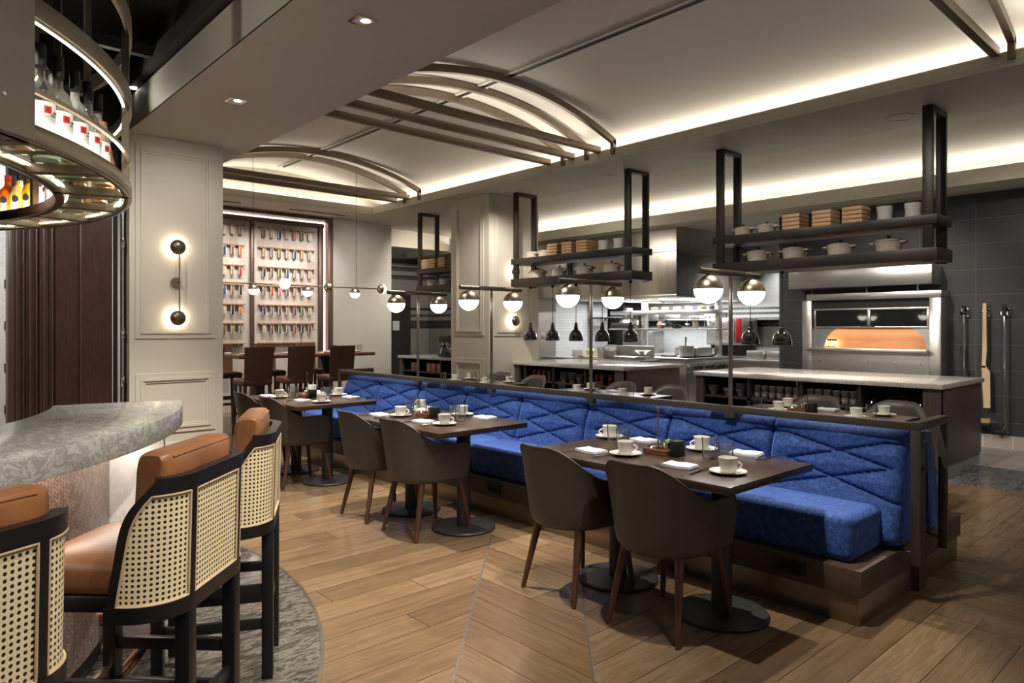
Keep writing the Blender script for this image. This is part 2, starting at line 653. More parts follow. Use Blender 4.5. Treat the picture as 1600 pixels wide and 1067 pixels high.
vb.solid(lambda u, v: (2.88 + 3.84 * u, -3 + 14.1 * v, vault_z(2.88 + 3.84 * u) + .04),
         lambda u, v: (2.88 + 3.84 * u, -3 + 14.1 * v, vault_z(2.88 + 3.84 * u)), 48, 1)
vb.add([(2.88 + 3.84 * i / 24, 11.1, vault_z(2.88 + 3.84 * i / 24) + .02) for i in range(25)] + [(6.72, 11.1, ZC), (2.88, 11.1, ZC)],
       [tuple(range(27))])
struct('ceiling_vault', vb, CEIL, smooth=50)

# kitchen side: quarter vault falling to a lit cove, then the low kitchen ceiling
kv = MB()


def kv_z(x):
    t = (x - 7.65) / 1.8
    return 3.345 + .105 * math.sqrt(max(0, 1 - t * t * .985))


kv.solid(lambda u, v: (7.65 + 1.8 * u, -3 + 15.3 * v, kv_z(7.65 + 1.8 * u) + .04),
         lambda u, v: (7.65 + 1.8 * u, -3 + 15.3 * v, kv_z(7.65 + 1.8 * u)), 40, 1)
kv.box(9.45, 9.5, -3, 12.3, 3.05, 3.39)
struct('ceiling_quarter_vault', kv, CEIL, smooth=50)
k2 = MB().box(9.2, 12.6, -3, 14.2, 3.06, 3.09)
k2.box(9.2, 9.23, -3, 13.9, 3.09, 3.23)
struct('ceiling_kitchen', k2, SOFT)
struct('trim_3', MB().box(7.5, 9.2, 12.2, 12.3, 3.09, 3.5), CEIL)

# walls
struct('wall_kitchen', MB().box(9.85, 10.05, -3, 4.98, 0, 3.2), DARKT)
struct('wall_kitchen_return', MB().box(10.05, 11.9, 4.88, 4.98, 0, 3.1), DARKT)
struct('baseboard_kitchen', MB().box(9.82, 9.85, -3, 4.98, 0, .15), SKIRTT)
struct('wall_cook_line', MB().box(11.8, 12.0, 4.9, 14.0, 0, 3.1), STRIPET)
struct('wall_coffee_side', MB().box(9.85, 9.95, 9.9, 13.95, 0, 3.2), STRIPEC)
struct('wall_coffee_end', MB().box(7.3, 9.95, 13.9, 14.0, 0, 3.4), STRIPEB)
w = MB().box(6.86, 7.5, 11.85, 12.05, 0, ZC)
w.box(6.2, 6.86, 11.8, 12.05, 0, ZC)
w.box(7.4, 7.5, 12.05, 13.9, 0, ZC)
struct('wall_far', w, GREY)
struct('wall_spice', MB().box(2.2, 6.12, 11.90, 12.0, 0, ZC), SPICET)
p = MB().box(9.4, 10.9, 9.157, 9.9, 0, 3.09)
struct('wall_pilaster', p, WHITET)
p = MB().box(9.402, 10.9, 9.15, 9.158, 0, 3.09)
struct('wall_pilaster_face', p, WHITETX)
struct('wall_far_side', MB().box(-4, 1.6, 10.4, 10.5, 0, 4.3), LMARB)
struct('wall_bar_back', MB().box(-4, -3.9, -3, 10.5, 0, 4.3), DARKST)


def moulding(m, face, a0, a1, z0, z1, at):
    """raised picture-frame moulding on a column face ('x' faces -x, 'y' faces -y)"""
    for w0, w1, d in ((0, .05, .012), (.05, .075, .022), (.075, .10, .010)):
        for (p0, p1, q0, q1) in ((a0 + w0, a1 - w0, z0 + w0, z0 + w1), (a0 + w0, a1 - w0, z1 - w1, z1 - w0),
                                 (a0 + w0, a0 + w1, z0 + w1, z1 - w1), (a1 - w1, a1 - w0, z0 + w1, z1 - w1)):
            if face == 'y':
                m.box(p0, p1, at - d, at + .005, q0, q1)
            else:
                m.box(at - d, at + .005, p0, p1, q0, q1)


col = struct('wall_column_bar', MB().box(1.90, 2.85, 8.0, 8.9, 0, ZC), PAINT)
m = MB()
moulding(m, 'y', 1.953, 2.76, 1.312, 3.357, 8.0)
moulding(m, 'y', 1.953, 2.76, .30, .94, 8.0)
struct('panel_moulding', m, PAINT, col)
struct('baseboard', MB().box(1.885, 2.865, 7.985, 8.9, 0, .20), PAINT, col, bev=.004)
col = struct('wall_column_kitchen', MB().box(6.78, 7.82, 8.0, 8.94, 0, ZC), PAINT)
m = MB()
moulding(m, 'y', 6.88, 7.72, 1.30, 3.36, 8.0)
moulding(m, 'x', 8.12, 8.84, 1.31, 3.36, 6.78)
moulding(m, 'x', 8.12, 8.84, .30, .95, 6.78)
struct('panel_moulding', m, PAINT, col)

# dark panelled wood wall and steel framed opening behind the bar
xs = [.94, 1.0, 1.04, 1.10, 1.15, 1.22, 1.29, 1.51, 1.785]
w = MB()
for i in range(8):
    w.box(xs[i], xs[i + 1], 8.2 + (.0, .05, .01, .05, .0, .05, .02, .0)[i], 8.4, 0, 2.9)
dw = struct('wall_wood', w, DOORW)
e = MB()
for x in (.965, 1.02, 1.07, 1.125, 1.185, 1.255, 1.50):
    e.box(x - .008, x + .008, 8.185, 8.21, 0, 2.9)
e.box(.9, .945, 8.19, 8.4, 0, 2.9)
struct('batten', e, DOORE, dw, bev=.004)
struct('wall_wood_header', MB().box(.9, 1.90, 8.2, 8.4, 2.9, 4.3), DARKST)
d = struct('door_1', MB().box(1.80, 1.83, 8.17, 8.23, 0, 2.9).box(1.86, 1.885, 8.10, 8.2, 0, 2.9), DARKST)
struct('door_frame', MB().box(1.845, 1.86, 8.05, 8.12, 0, 2.9), STEEL, d)
h = MB()
for z in (1.37, .87, 2.3):
    h.box(1.83, 1.862, 8.03, 8.07, z - .05, z + .05)
struct('hinge', h, CHROME, d, bev=.003)
d = struct('door_2', MB().box(.96, 1.19, 10.2, 10.3, 0, 2.15), WMARB)
h = MB()
for z in (.45, .95, 1.45, 1.95):
    h.box(1.08, 1.105, 10.18, 10.2, z - .05, z + .05)
struct('hinge', h, IRON, d)

# open black ceiling above the bar
struct('ceiling_bar', MB().box(-4, 2.05, -3, 10.6, 4.3, 4.35), BLACK)
struct('wall_beam_side', MB().box(1.868, 1.88, -3, 8.5, ZC, 3.77), SOFT)
struct('wall_beam_upper', MB().box(1.93, 2.0, -3, 10.5, 3.77, 4.3), BLACK)
grid = [(1.80, 1.93, -3, 10.4, 3.80, 3.95)]
for y in (3.2, 5.0, 6.8, 8.6):
    grid.append((-3.5, 1.8, y, y + .07, 3.86, 3.96))
for x in (.2, -1.4):
    grid.append((x, x + .07, -2, 10.4, 3.9, 4.0))
for i, b in enumerate(grid):
    o = build('ceiling_grid_bar', MB().box(*b), DARKST)
    tag(o, ('dark steel edge bar along the side of the grey ceiling beam' if i == 0 else
            '%s dark steel cross bar under the black ceiling over the bar' % ORD[i - 1] if i < 5 else
            '%s long dark steel bar under the black ceiling over the bar' % ORD[i - 5]), 'ceiling bar', 'black ceiling grid')

# slot diffuser along the crown
t = thing('slot_diffuser', 'long thin black slot diffuser with pale edges along the vaulted ceiling', 'air vent', (4.77, 4, 3.99))
f = MB()
f.box(4.70, 4.735, -3, 10.8, 4.0, 4.03)
f.box(4.80, 4.835, -3, 10.8, 4.0, 4.03)
build('edge_frame', f, CEIL, t)
build('slot', MB().box(4.735, 4.80, -3, 10.75, 4.006, 4.028), VENT, t)
for i, (x0, x1) in enumerate(((3.0, 4.32), (5.15, 6.2))):
    o = build('ceiling_vent', MB().box(x0, x1, 11.32, 11.36, 3.442, 3.45), VENT)
    tag(o, 'narrow dark ceiling slot ' + ('beside the panelled column by the spice wall' if i == 0 else 'above the end of the spice wall frame'), 'air vent', 'ceiling vents')

RIB = M('ceiling_rib_bronze', (.19, .145, .105), .4, .55, var=.1, vs=3)


def arch(y):
    m = MB()
    rg = []
    for i in range(33):
        x = 3.10 + 3.39 * i / 32
        t_ = (x - 4.80) / 1.70
        z = 3.60 + .335 * (1 - t_ * t_)
        rg.append([(x, y - .025, z), (x, y + .025, z), (x, y + .025, z + .075), (x, y - .025, z + .075)])
    m.loft(rg)
    m.box(6.44, 6.49, y - .025, y + .025, 3.5, 3.66)
    m.box(3.10, 3.15, y - .025, y + .025, 3.5, 3.66)
    return m


pos = {'near': ([1.39, .97], [1.50, 1.08]), 'mid': ([5.34, 5.76, 6.16], [5.57, 6.00, 6.42]), 'far': ([9.38, 9.80], [9.70, 10.08])}
where = {'near': 'at the top corner over the oven side', 'mid': 'over the middle banquette table', 'far': 'near the spice wall'}
for k, (a, b) in pos.items():
    for i, y in enumerate(a):
        tag(build('arched_ceiling_rib', arch(y), RIB), '%s arched bronze ceiling rib of the set %s' % (ORD[i], where[k]), 'ceiling beam', 'arched ceiling ribs')
    for i, y in enumerate(b):
        tag(build('straight_ceiling_beam', MB().box(3.11, 6.48, y - .03, y + .03, 3.55, 3.625), RIB, bev=.004),
            '%s straight bronze ceiling beam of the set %s' % (ORD[i], where[k]), 'ceiling beam', 'straight ceiling beams')

for i, (x, y, w_) in enumerate(((2.347, 4.053, 'nearer the camera'), (2.335, 6.243, 'nearer the panelled column'))):
    t = thing('downlight', 'square recessed downlight in the grey ceiling beam, the one ' + w_, 'downlight', (x, y, 3.40), 'recessed downlights')
    f = MB()
    for a in ((-.075, -.055, -.075, .075), (.055, .075, -.075, .075), (-.055, .055, -.075, -.055), (-.055, .055, .055, .075)):
        f.box(x + a[0], x + a[1], y + a[2], y + a[3], 3.444, 3.452)
    build('trim', f, CHROME, t)
    build('reflector', MB().box(x - .055, x + .055, y - .055, y + .055, 3.4475, 3.451), WHITE, t)
    build('lens', MB().cyl((x + .015, y - .01, 3.446), (x + .015, y - .01, 3.4485), .03), LENS, t)
for i, (x, y) in enumerate(((7.25, 2.44), (7.22, 6.05))):
    t = thing('ceiling_speaker', 'round flush ceiling speaker ' + ('near the oven side shelf' if i == 0 else 'beyond the middle hanging shelf'), 'speaker', (x, y, 3.44), 'ceiling speakers')
    build('rim', MB().tube([(x + .12 * math.cos(a * PI / 16), y + .12 * math.sin(a * PI / 16), 3.448) for a in range(32)], .007, 6, closed=True), CEIL, t)
    build('grille', MB().cyl((x, y, 3.446), (x, y, 3.452), .113, n=32), SOFT, t)
# ------------------------------------------------------------------ blue banquette
bq = thing('banquette', 'long double-sided blue velvet banquette with quilted backs and a metal rail', 'banquette', (4.2, 4.4, 0))
b = MB().box(3.458, 4.952, 1.348, 7.41, 0, .14)
build('plinth', b, PLINTH, bq, bev=.003)
b = MB().box(3.442, 4.968, 1.332, 7.42, .14, .27)
build('base', b, LEDGE, bq, bev=.004)
build('back_partition', MB().box(4.16, 4.265, 1.31, 7.42, .0, .86), LEDGE, bq, bev=.003)
g_ = MB()
for y in (1.60, 3.92, 6.2):
    gm = MB().box(3.430, 3.444, y, y + .17, .175, .245)
    ob = build('power_outlet', gm, IRON, bq, bev=.003)
    s = MB()
    for k in range(6):
        s.box(3.424, 3.432, y + .02 + k * .022, y + .032 + k * .022, .19, .23)
    build('slot', s, VENT, ob)

L1 = [(-.02, .80), (.12, .80), (.84, .47), (.06, .12), (-.05, .08)]
L2 = [(1.02, .80), (.87, .80), (.07, .50), (.84, .16), (1.05, .05)]


def segd(p, a, c_):
    ax, ay = a
    bx, by = c_
    dx, dy = bx - ax, by - ay
    t_ = max(0, min(1, ((p[0] - ax) * dx + (p[1] - ay) * dy) / (dx * dx + dy * dy)))
    return math.hypot(p[0] - ax - t_ * dx, p[1] - ay - t_ * dy)


def quilt(u, v, e_):
    p_ = (u * .745, v * .44)
    d = min(segd(p_, (a[0] * .745, a[1] * .44), (c_[0] * .745, c_[1] * .44)) for L in (L1, L2) for a, c_ in zip(L, L[1:]))
    groove = math.exp(-(d / .0075) ** 2) * .016
    puff = .014 * min(1, d / .09) ** .6
    e = min(u, 1 - u) * .745
    f_ = min(e_, 1 - e_) * .6
    rnd = .035 * (math.exp(-(e / .016) ** 1.2) + math.exp(-(f_ / .02) ** 1.2))
    return puff - groove - rnd


def back_panel(sgn, NU=64, NV=60):
    """quilted back cushion, local y 0..0.735, facing -x (sgn 1) or +x (sgn -1)"""
    m_ = MB()
    hh = .595 if sgn > 0 else .55

    def fo(u, v):
        w_ = (.30 + hh * v - .46) / .435
        return (sgn * (-.035 + .115 * w_ - quilt(u, w_, v)), .005 + .735 * u, .30 + hh * v)

    def fi(u, v):
        return (sgn * (.13 + .055 * v), .005 + .735 * u, .30 + hh * v)
    if sgn > 0:
        m_.solid(fi, fo, NU, NV)
    else:
        m_.solid(lambda u, v: fi(1 - u, v), lambda u, v: fo(1 - u, v), NU, NV)
    return m_


def seat_cush(y0, y1, x0, x1):
    m_ = MB()
    m_.box(x0, x1, y0 + .003, y1 - .003, .27, .505)
    return m_


front = None
for k in range(8):
    y = 1.318 + .745 * k
    for sg, x in ((1, 3.93), (-1, 4.50)):
        key = 'f' if sg > 0 else 'r'
        if k == 0:
            m_ = back_panel(sg) if sg > 0 else back_panel(sg, 24, 18)
            o = build('back_cushion', m_.move(x, y), VELVET, bq, smooth=60)
            if sg > 0:
                front = o
            else:
                rear = o
        else:
            o = (front if sg > 0 else rear).copy()
            COL.objects.link(o)
            o.parent = bq
            o.location = (0, .745 * k, 0)
for k in range(4):
    for x0, x1 in ((3.50, 4.05), (4.37, 4.92)):
        build('seat_cushion', seat_cush(1.40 + 1.49 * k, 1.40 + 1.49 * (k + 1), x0, x1), VELVET, bq, bev=.045, seg=4)
# rail and end frames
build('top_rail', MB().box(3.945, 3.985, 1.28, 7.34, .895, .937), RAIL, bq, bev=.003)
for y0, nm in ((1.24, 0), (7.34, 1)):
    m_ = MB().box(3.945, 4.40, y0, y0 + .045, .897, .94)
    m_.box(3.945, 3.968, y0, y0 + .045, .20, .897)
    m_.box(4.377, 4.40, y0, y0 + .045, .20, .897)
    fr = build('end_frame', m_, RAIL, bq, bev=.003)
    for x in (3.957, 4.388):
        build('standoff', MB().cyl((x, y0 + .04, .26), (x, y0 + (.11 if nm == 0 else -.02), .26), .013, n=16), CHROME, fr)
for z in (.80, .66):
    build('partition_edge', MB().box(4.17, 4.255, 1.29, 1.315, z, z + .012), LEDGE, bq)

# ------------------------------------------------------------------ banquette globe lamps


def lamp():
    t_ = thing('globe_lamp', 'x', 'lamp', (0, 0, 0))
    build('post', MB().cyl((0, 0, .86), (0, 0, 1.76), .013), LAMPM, t_)
    build('bracket', MB().box(-.02, .022, -.035, .035, .862, .897), RAIL, t_, bev=.002)
    cb = build('crossbar', MB().box(-.16, .16, -.014, .014, 1.752, 1.788), BRONZE, t_, bev=.003)
    for x0, x1 in ((-.35, -.15), (.15, .35)):
        build('end_sleeve', MB().cyl((x0, 0, 1.77), (x1, 0, 1.77), .019, n=16), BRONZE, cb)
    for x in (-.255, .255):
        pr = [(0, -.086)] + [(.086 * math.cos(rad(a)), .086 * math.sin(rad(a))) for a in range(-80, 1, 8)]
        gl = build('globe_shade', MB().lathe(pr + [(.0845, .002), (0, .002)], (x, 0, 1.66), 32), OPAL, t_)
        pc = [(.0875 * math.cos(rad(a)), .0875 * math.sin(rad(a))) for a in range(2, 88, 8)] + [(.012, .0885), (.012, .1), (0, .1)]
        build('brass_cap', MB().lathe([(.0, .003), (.0875, .003)] + pc, (x, 0, 1.66), 32), BRASS, t_)
    return t_


LP = Proto(lamp)
for i, (y, w_) in enumerate(((2.325, 'nearest'), (3.49, 'second nearest'), (4.645, 'third nearest'), (5.775, 'farthest'))):
    LP.put((3.965, y, 0), 0, 'twin half-brass globe lamp on the banquette rail, the %s of the four posts' % w_, 'twin globe lamps on the banquette')

# ------------------------------------------------------------------ dining tables
def table():
    t_ = thing('dining_table', 'x', 'table')
    build('tabletop', MB().box(-.39, .39, -.635, .635, .713, .75), TABLE, t_, bev=.003)
    for y in (-.33, .33):
        c_ = build('pedestal', MB().cyl((.05, y, .02), (.05, y, .70), .05, n=24).box(-.12, .22, y - .06, y + .06, .70, .713), GUN, t_)
        build('base_plate', MB().lathe([(0, 0), (.225, 0), (.228, .012), (.222, .020), (.05, .026), (0, .026)], (.05, y, 0), 48), GUN, c_)
    return t_


TB = Proto(table)
TABLES = {'nearest': (3.055, 2.20), 'middle': (3.03, 4.245), 'farthest': (3.02, 6.275)}
for k, (x, y) in TABLES.items():
    TB.put((x, y, 0), 0, 'dark wood two-pedestal dining table at the front of the banquette, the %s one' % k, 'dining tables along the front of the banquette')
BACKT = {'nearest': (5.45, 2.47), 'middle': (5.45, 4.70), 'farthest': (5.45, 6.80)}
for k, (x, y) in BACKT.items():
    TB.put((x, y, 0), PI, 'dark wood dining table behind the blue banquette, the %s one there' % k, 'dining tables behind the banquette')

# ------------------------------------------------------------------ upholstered tub chairs
CP = []
for i in range(61):
    t_ = i / 60 * 2 - 1                # -1..1 around the shell
    a = abs(t_)
    if a < .62:
        f_ = a / .62 * PI / 2
        x, y = -.03 - .285 * math.cos(f_), .285 * math.sin(f_)
    else:
        x, y = -.03 + (a - .62) / .38 * .27, .285
    CP.append((x, y if t_ > 0 else -y, a))


def smooth01(x, a, c_):
    x = max(0, min(1, (x - a) / (c_ - a)))
    return x * x * (3 - 2 * x)


def shell_pt(u, v, inset):
    f_ = u * 60
    i = min(59, int(f_))
    w_ = f_ - i
    x = CP[i][0] * (1 - w_) + CP[i + 1][0] * w_
    y = CP[i][1] * (1 - w_) + CP[i + 1][1] * w_
    a = CP[i][2] * (1 - w_) + CP[i + 1][2] * w_
    top = .81 - .175 * smooth01(a, .12, .60) - .10 * smooth01(a, .90, 1.0)
    z = .375 + (top - .375) * v
    if v < .12:
        k = .74 + .09 * math.sin(v / .12 * PI / 2)
    else:
        k = .83 + .19 * ((z - .42) / .39)
    th = inset * .032
    if v > .94:
        th = inset * .032 * max(.05, math.cos((v - .94) / .06 * PI / 2 * .98))
        th = .016 * inset + (th - .016 * inset)
    r = math.hypot(x + .03, y) or 1
    return (x * k - (x + .03) / r * th - .01, y * k - y / r * th, z)


def tub_chair():
    t_ = thing('tub_chair', 'x', 'chair')
    m_ = MB().solid(lambda u, v: shell_pt(u, v, 1), lambda u, v: shell_pt(u, v, 0), 60, 16)
    sh = build('backrest', m_, FABRIC, t_, smooth=70)
    build('piping', MB().tube([shell_pt(i / 60, 1, .4) for i in range(61)], .005, 6), CHAIRE, sh)
    rg = []
    for z, k in ((.372, .70), (.38, .76), (.44, .80), (.475, .80), (.49, .74), (.495, .5)):
        rg.append([(p[0] * k - .01, p[1] * k, z) for p in CP])
    build('seat', MB().loft(rg), FABRIC, t_, smooth=50)
    for sx, sy in ((-1, 1), (-1, -1), (1, 1), (1, -1)):
        p0 = (.02 + sx * .165 - (.0 if sx > 0 else .0), sy * .15, .385)
        p1 = (.005 + sx * .235, sy * .195, 0)
        lm = MB().tube([p0, p1], .023, 14, r1=.0125)
        lg = build('leg', lm, WALNUT, t_)
    return t_


CH = Proto(tub_chair)
for k, (tx, ty) in TABLES.items():
    for j, dy in enumerate((-.20, .40)):
        CH.put((2.845 if k != 'farthest' else 2.83, ty + dy, 0), rad((2, -2, 3)[j]),
               'dark tub chair with walnut legs at the %s front table, its %s chair' % (k, ('nearer', 'farther')[j]),
               'tub chairs in front of the banquette')
for k, (tx, ty) in BACKT.items():
    for j, dy in enumerate((-.33, .34)):
        CH.put((6.02, ty + dy, 0), PI, 'tub chair back showing over the banquette at the %s rear table, %s of its pair' % (k, ('nearer', 'farther')[j]),
               'tub chairs behind the banquette')

# ------------------------------------------------------------------ table settings
def cup():
    t_ = thing('coffee_cup', 'x', 'cup')
    build('bowl', MB().lathe([(0, 0), (.030, 0), (.034, .006), (.040, .03), (.0445, .070), (.0435, .071), (.038, .03), (.03, .009), (0, .007)], n=32), CHINA, t_)
    h_ = [(0, -.038 - .026 * math.sin(PI * i / 10), .014 + .038 * i / 10) for i in range(11)]
    build('handle', MB().tube(h_, .0045, 8), CHINA, t_)
    return t_


def saucer():
    return tag(build('saucer', MB().lathe([(0, 0), (.042, 0), (.064, .006), (.084, .013), (.085, .015), (.064, .009), (.04, .005), (0, .005)], n=40), CHINA), 'x', 'saucer')


def tumbler():
    return tag(build('water_glass', MB().lathe([(0, 0), (.030, 0), (.033, .004), (.039, .11), (.0372, .11), (.031, .012), (0, .010)], n=28), GLASS), 'x', 'glass')


def napkin():
    t_ = thing('napkin', 'x', 'napkin')
    m_ = MB()

    def ns(z0, k):
        return lambda u, v: ((u - .5) * .15 * k, (v - .5) * .105 * k, z0 + .003 * math.sin(u * 5 + v * 3) * (1 - 2 * abs(u - .5)) + .003 * math.exp(-((u - .95) / .08) ** 2))
    m_.solid(ns(.0, 1.03), ns(.007, 1.03), 12, 8)
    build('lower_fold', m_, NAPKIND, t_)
    m_ = MB().solid(ns(.007, 1), ns(.016, .97), 12, 8)
    build('upper_fold', m_, NAPKIN, t_)
    return t_


def knife():
    t_ = thing('table_knife', 'x', 'knife')
    build('handle', MB().tube([(-.10, 0, .005), (-.01, 0, .005)], .0052, 8, r1=.0042), CHROME, t_)
    build('blade', MB().box(-.012, .10, -.007, .007, .0045, .0062), CHROME, t_)
    return t_


def fork():
    t_ = thing('table_fork', 'x', 'fork')
    build('handle', MB().tube([(-.10, 0, .004), (.02, 0, .006), (.045, 0, .005)], .0042, 8, r1=.003), CHROME, t_)
    m_ = MB().box(.04, .062, -.011, .011, .0045, .0062)
    for k in range(4):
        m_.tube([(.06, -.009 + .006 * k, .0055), (.10, -.009 + .006 * k, .009)], .0013, 5)
    build('tines', m_, CHROME, t_)
    return t_


CU, SA, GL, NA, KN, FO = map(Proto, (cup, saucer, tumbler, napkin, knife, fork))
ZT = .75
SEATS = ['place by the nearer chair', 'place by the farther chair', 'bench place at the near end', 'bench place at the far end']
SETS = {  # dx, dy from the table centre: saucers, napkins
    'nearest': ([(-.135, -.475), (-.12, .14), (.31, -.05), (.27, .575)], [(-.18, -.24), (-.19, .32), (.365, -.29), (.305, .34)],
                [(.13, -.21), (.065, -.345), (.025, .275), (.12, .42)]),
    'middle': ([(-.12, -.33), (-.09, .27), (.30, .0), (.305, .57)], [(-.165, -.14), (-.19, .41), (.31, -.255), (.24, .45)],
               [(.095, -.165), (.085, -.245), (.0, .285), (.22, .53)]),
    'farthest': ([(-.07, -.45), (-.17, .22), (.36, .04), (.33, .55)], [(-.155, -.24), (-.215, .40), (.335, -.25), (.30, .35)],
                 [(.055, -.27), (.15, -.15), (-.09, .12), (-.03, .18)])}
for k, (tx, ty) in TABLES.items():
    sa, na, gl = SETS[k]
    for i, (dx, dy) in enumerate(sa):
        SA.put((tx + dx, ty + dy, ZT), 0, 'white saucer under a coffee cup, %s, %s front table' % (SEATS[i], k), 'saucers on the front tables')
        CU.put((tx + dx, ty + dy, ZT + .0055), rad((48, 52, 228, 222)[i]), 'white coffee cup with looped handle, %s, %s front table' % (SEATS[i], k), 'coffee cups on the front tables')
    for i, (dx, dy) in enumerate(na):
        NA.put((tx + dx, ty + dy, ZT), rad((97, 84, 100, 88)[i]), 'folded white linen napkin, %s, %s front table' % (SEATS[i], k), 'napkins on the front tables')
        s = -1 if i < 2 else 1
        KN.put((tx + dx - .02, ty + dy - .125, ZT), rad((8, -5, 176, 170)[i]), 'steel table knife beside a napkin, %s, %s front table' % (SEATS[i], k), 'knives on the front tables')
        FO.put((tx + dx - .015, ty + dy + .10, ZT), rad((4, -4, 180, 184)[i]), 'steel table fork tucked beside a napkin, %s, %s front table' % (SEATS[i], k), 'forks on the front tables')
    for i, (dx, dy) in enumerate(gl):
        GL.put((tx + dx, ty + dy, ZT), 0, 'clear water glass, %s of the four along the %s front table' % (('second', 'first', 'third', 'fourth')[i], k), 'water glasses on the front tables')
for k, (tx, ty) in BACKT.items():
    for i, (dx, dy) in enumerate([(-.02, -.33), (-.02, .28), (.28, -.42), (.28, .35)]):
        SA.put((tx + dx, ty + dy, ZT), 0, 'saucer behind the banquette rail, %s of four on the %s rear table' % (ORD[i], k), 'saucers on the rear tables')
        CU.put((tx + dx, ty + dy, ZT + .0055), rad(100), 'white cup seen over the banquette rail, %s of four on the %s rear table' % (ORD[i], k), 'coffee cups on the rear tables')
    for i, (dx, dy) in enumerate([(-.05, -.45), (-.1, .42), (.2, -.2), (.2, .18)]):
        GL.put((tx + dx, ty + dy, ZT), 0, 'water glass seen over the banquette rail, %s of four on the %s rear table' % (ORD[i], k), 'water glasses on the rear tables')
    for i, (dx, dy) in enumerate([(-.28, .0), (.3, .02)]):
        NA.put((tx + dx, ty + dy, ZT), rad(90), 'folded napkin on the %s rear table, the one on its %s side' % (k, ('bench', 'chair')[i]), 'napkins on the rear tables')


def caddy(kx, ky, kz, who, full=True):
    o = build('wooden_tray', MB().box(kx - .05, kx + .05, ky - .075, ky + .075, kz, kz + .012).box(kx - .05, kx - .042, ky - .075, ky + .075, kz + .012, kz + .03)
              .box(kx + .042, kx + .05, ky - .075, ky + .075, kz + .012, kz + .03).box(kx - .042, kx + .042, ky + .067, ky + .075, kz + .012, kz + .03)
              .box(kx - .042, kx + .042, ky - .075, ky - .067, kz + .012, kz + .03), TRAYW, bev=.001)
    tag(o, 'small wooden condiment tray in the middle of the %s table' % who, 'tray', 'condiment trays')
    o = build('menu_holder', MB().box(kx - .035, kx + .035, ky - .135, ky - .085, kz, kz + .082), IRON, bev=.003)
    tag(o, 'black block holder beside the condiment tray on the %s table' % who, 'holder', 'black block holders')
    t_ = thing('sign_stand', 'slim steel rod stand rising from the tray on the %s table' % who, 'stand', (kx + .01, ky + .02, kz + .012), 'rod stands')
    build('rod', MB().cyl((kx + .01, ky + .02, kz + .012), (kx + .01, ky + .02, kz + .225), .0042), LAMPM, t_)
    build('clip', MB().cyl((kx + .01, ky + .02, kz + .22), (kx + .01, ky + .02, kz + .245), .007), BRASS, t_)
    build('foot', MB().cyl((kx + .01, ky + .02, kz + .012), (kx + .01, ky + .02, kz + .018), .02), CHROME, t_)
    t_ = thing('bud_vase', 'little steel bud cup with greenery in the tray on the %s table' % who, 'plant', (kx + .01, ky - .04, kz + .012), 'bud cups')
    build('cup', MB().lathe([(0, 0), (.024, 0), (.026, .055), (.023, .055), (.021, .01), (0, .01)], (kx + .01, ky - .04, kz + .012), 20), CHROME, t_)
    m_ = MB()
    for q in range(14):
        a_ = R.random() * 6.28
        r_ = R.random() * .018
        px, py, pz = kx + .01 + r_ * math.cos(a_), ky - .04 + r_ * math.sin(a_), kz + .06 + R.random() * .012
        m_.lathe([(0, -.008), (.007, -.002), (.007, .004), (0, .011)], (px, py, pz), 6)
    build('greenery', m_, GREEN if who == 'nearest front' else OLIVE, t_)
    o = build('sugar_bowl', MB().lathe([(0, 0), (.024, 0), (.027, .02), (.022, .026), (0, .028)], (kx - .015, ky + .045, kz + .012), 20), CHROME)
    tag(o, 'low round steel sugar pot in the tray on the %s table' % who, 'pot', 'sugar pots')


caddy(3.11, 2.245, ZT, 'nearest front')
caddy(3.085, 4.38, ZT, 'middle front')
caddy(3.07, 6.36, ZT, 'farthest front')
caddy(5.47, 2.60, ZT, 'nearest rear')
# ------------------------------------------------------------------ curved bar
def pol(r, a, z=0.0):
    return (BC[0] + r * math.cos(rad(a)), BC[1] + r * math.sin(rad(a)), z)


bar = thing('bar_counter', 'curved bar counter with a thick grey stone top and herringbone mosaic front', 'bar counter', pol(2.0, -50))
build('stone_top', MB().arc(BC, 1.74, 2.275, .985, 1.07, -110, -11.5, 90), BARSTONE, bar, bev=.004)


def die_pt(r):
    return lambda u, v: pol(r, -110 + 91 * u, .12 + .865 * v)


build('mosaic_front', MB().solid(die_pt(1.90), die_pt(1.98), 80, 1, lambda u, v: (91 * u * PI / 180 * 1.98, .865 * v)), DIE, bar)
build('kick', MB().arc(BC, 1.90, 1.95, 0, .12, -110, -19, 60), IRON, bar)
build('end_panel', MB().arc(BC, 1.78, 2.20, 0, .985, -19, -12.2, 10), WMARB, bar, bev=.003)
build('light_strip', MB().arc(BC, 2.0, 2.015, .972, .984, -105, -14, 60), STRIPW, bar)
build('back_shelf', MB().arc(BC, 1.25, 1.72, .86, .90, -110, -20, 60), STEELD, bar, bev=.003)
rl = build('foot_rail', MB().tube([pol(2.20, a, .17) for a in range(-105, -15, 2)], .025, 14), COPPER, bar)
for a in (-95, -72, -50, -24):
    s = MB()
    s.tube([pol(2.20, a, .17), pol(2.08, a, .17), pol(1.975, a, .21)], .013, 10)
    s.cyl(pol(1.99, a, .21), pol(1.965, a, .21), .04)
    build('rail_bracket', s, COPPER, rl)


# ------------------------------------------------------------------ cane bar stools (front is local +y)
HB, RC = .137, .13            # half straight run of the back, corner radius


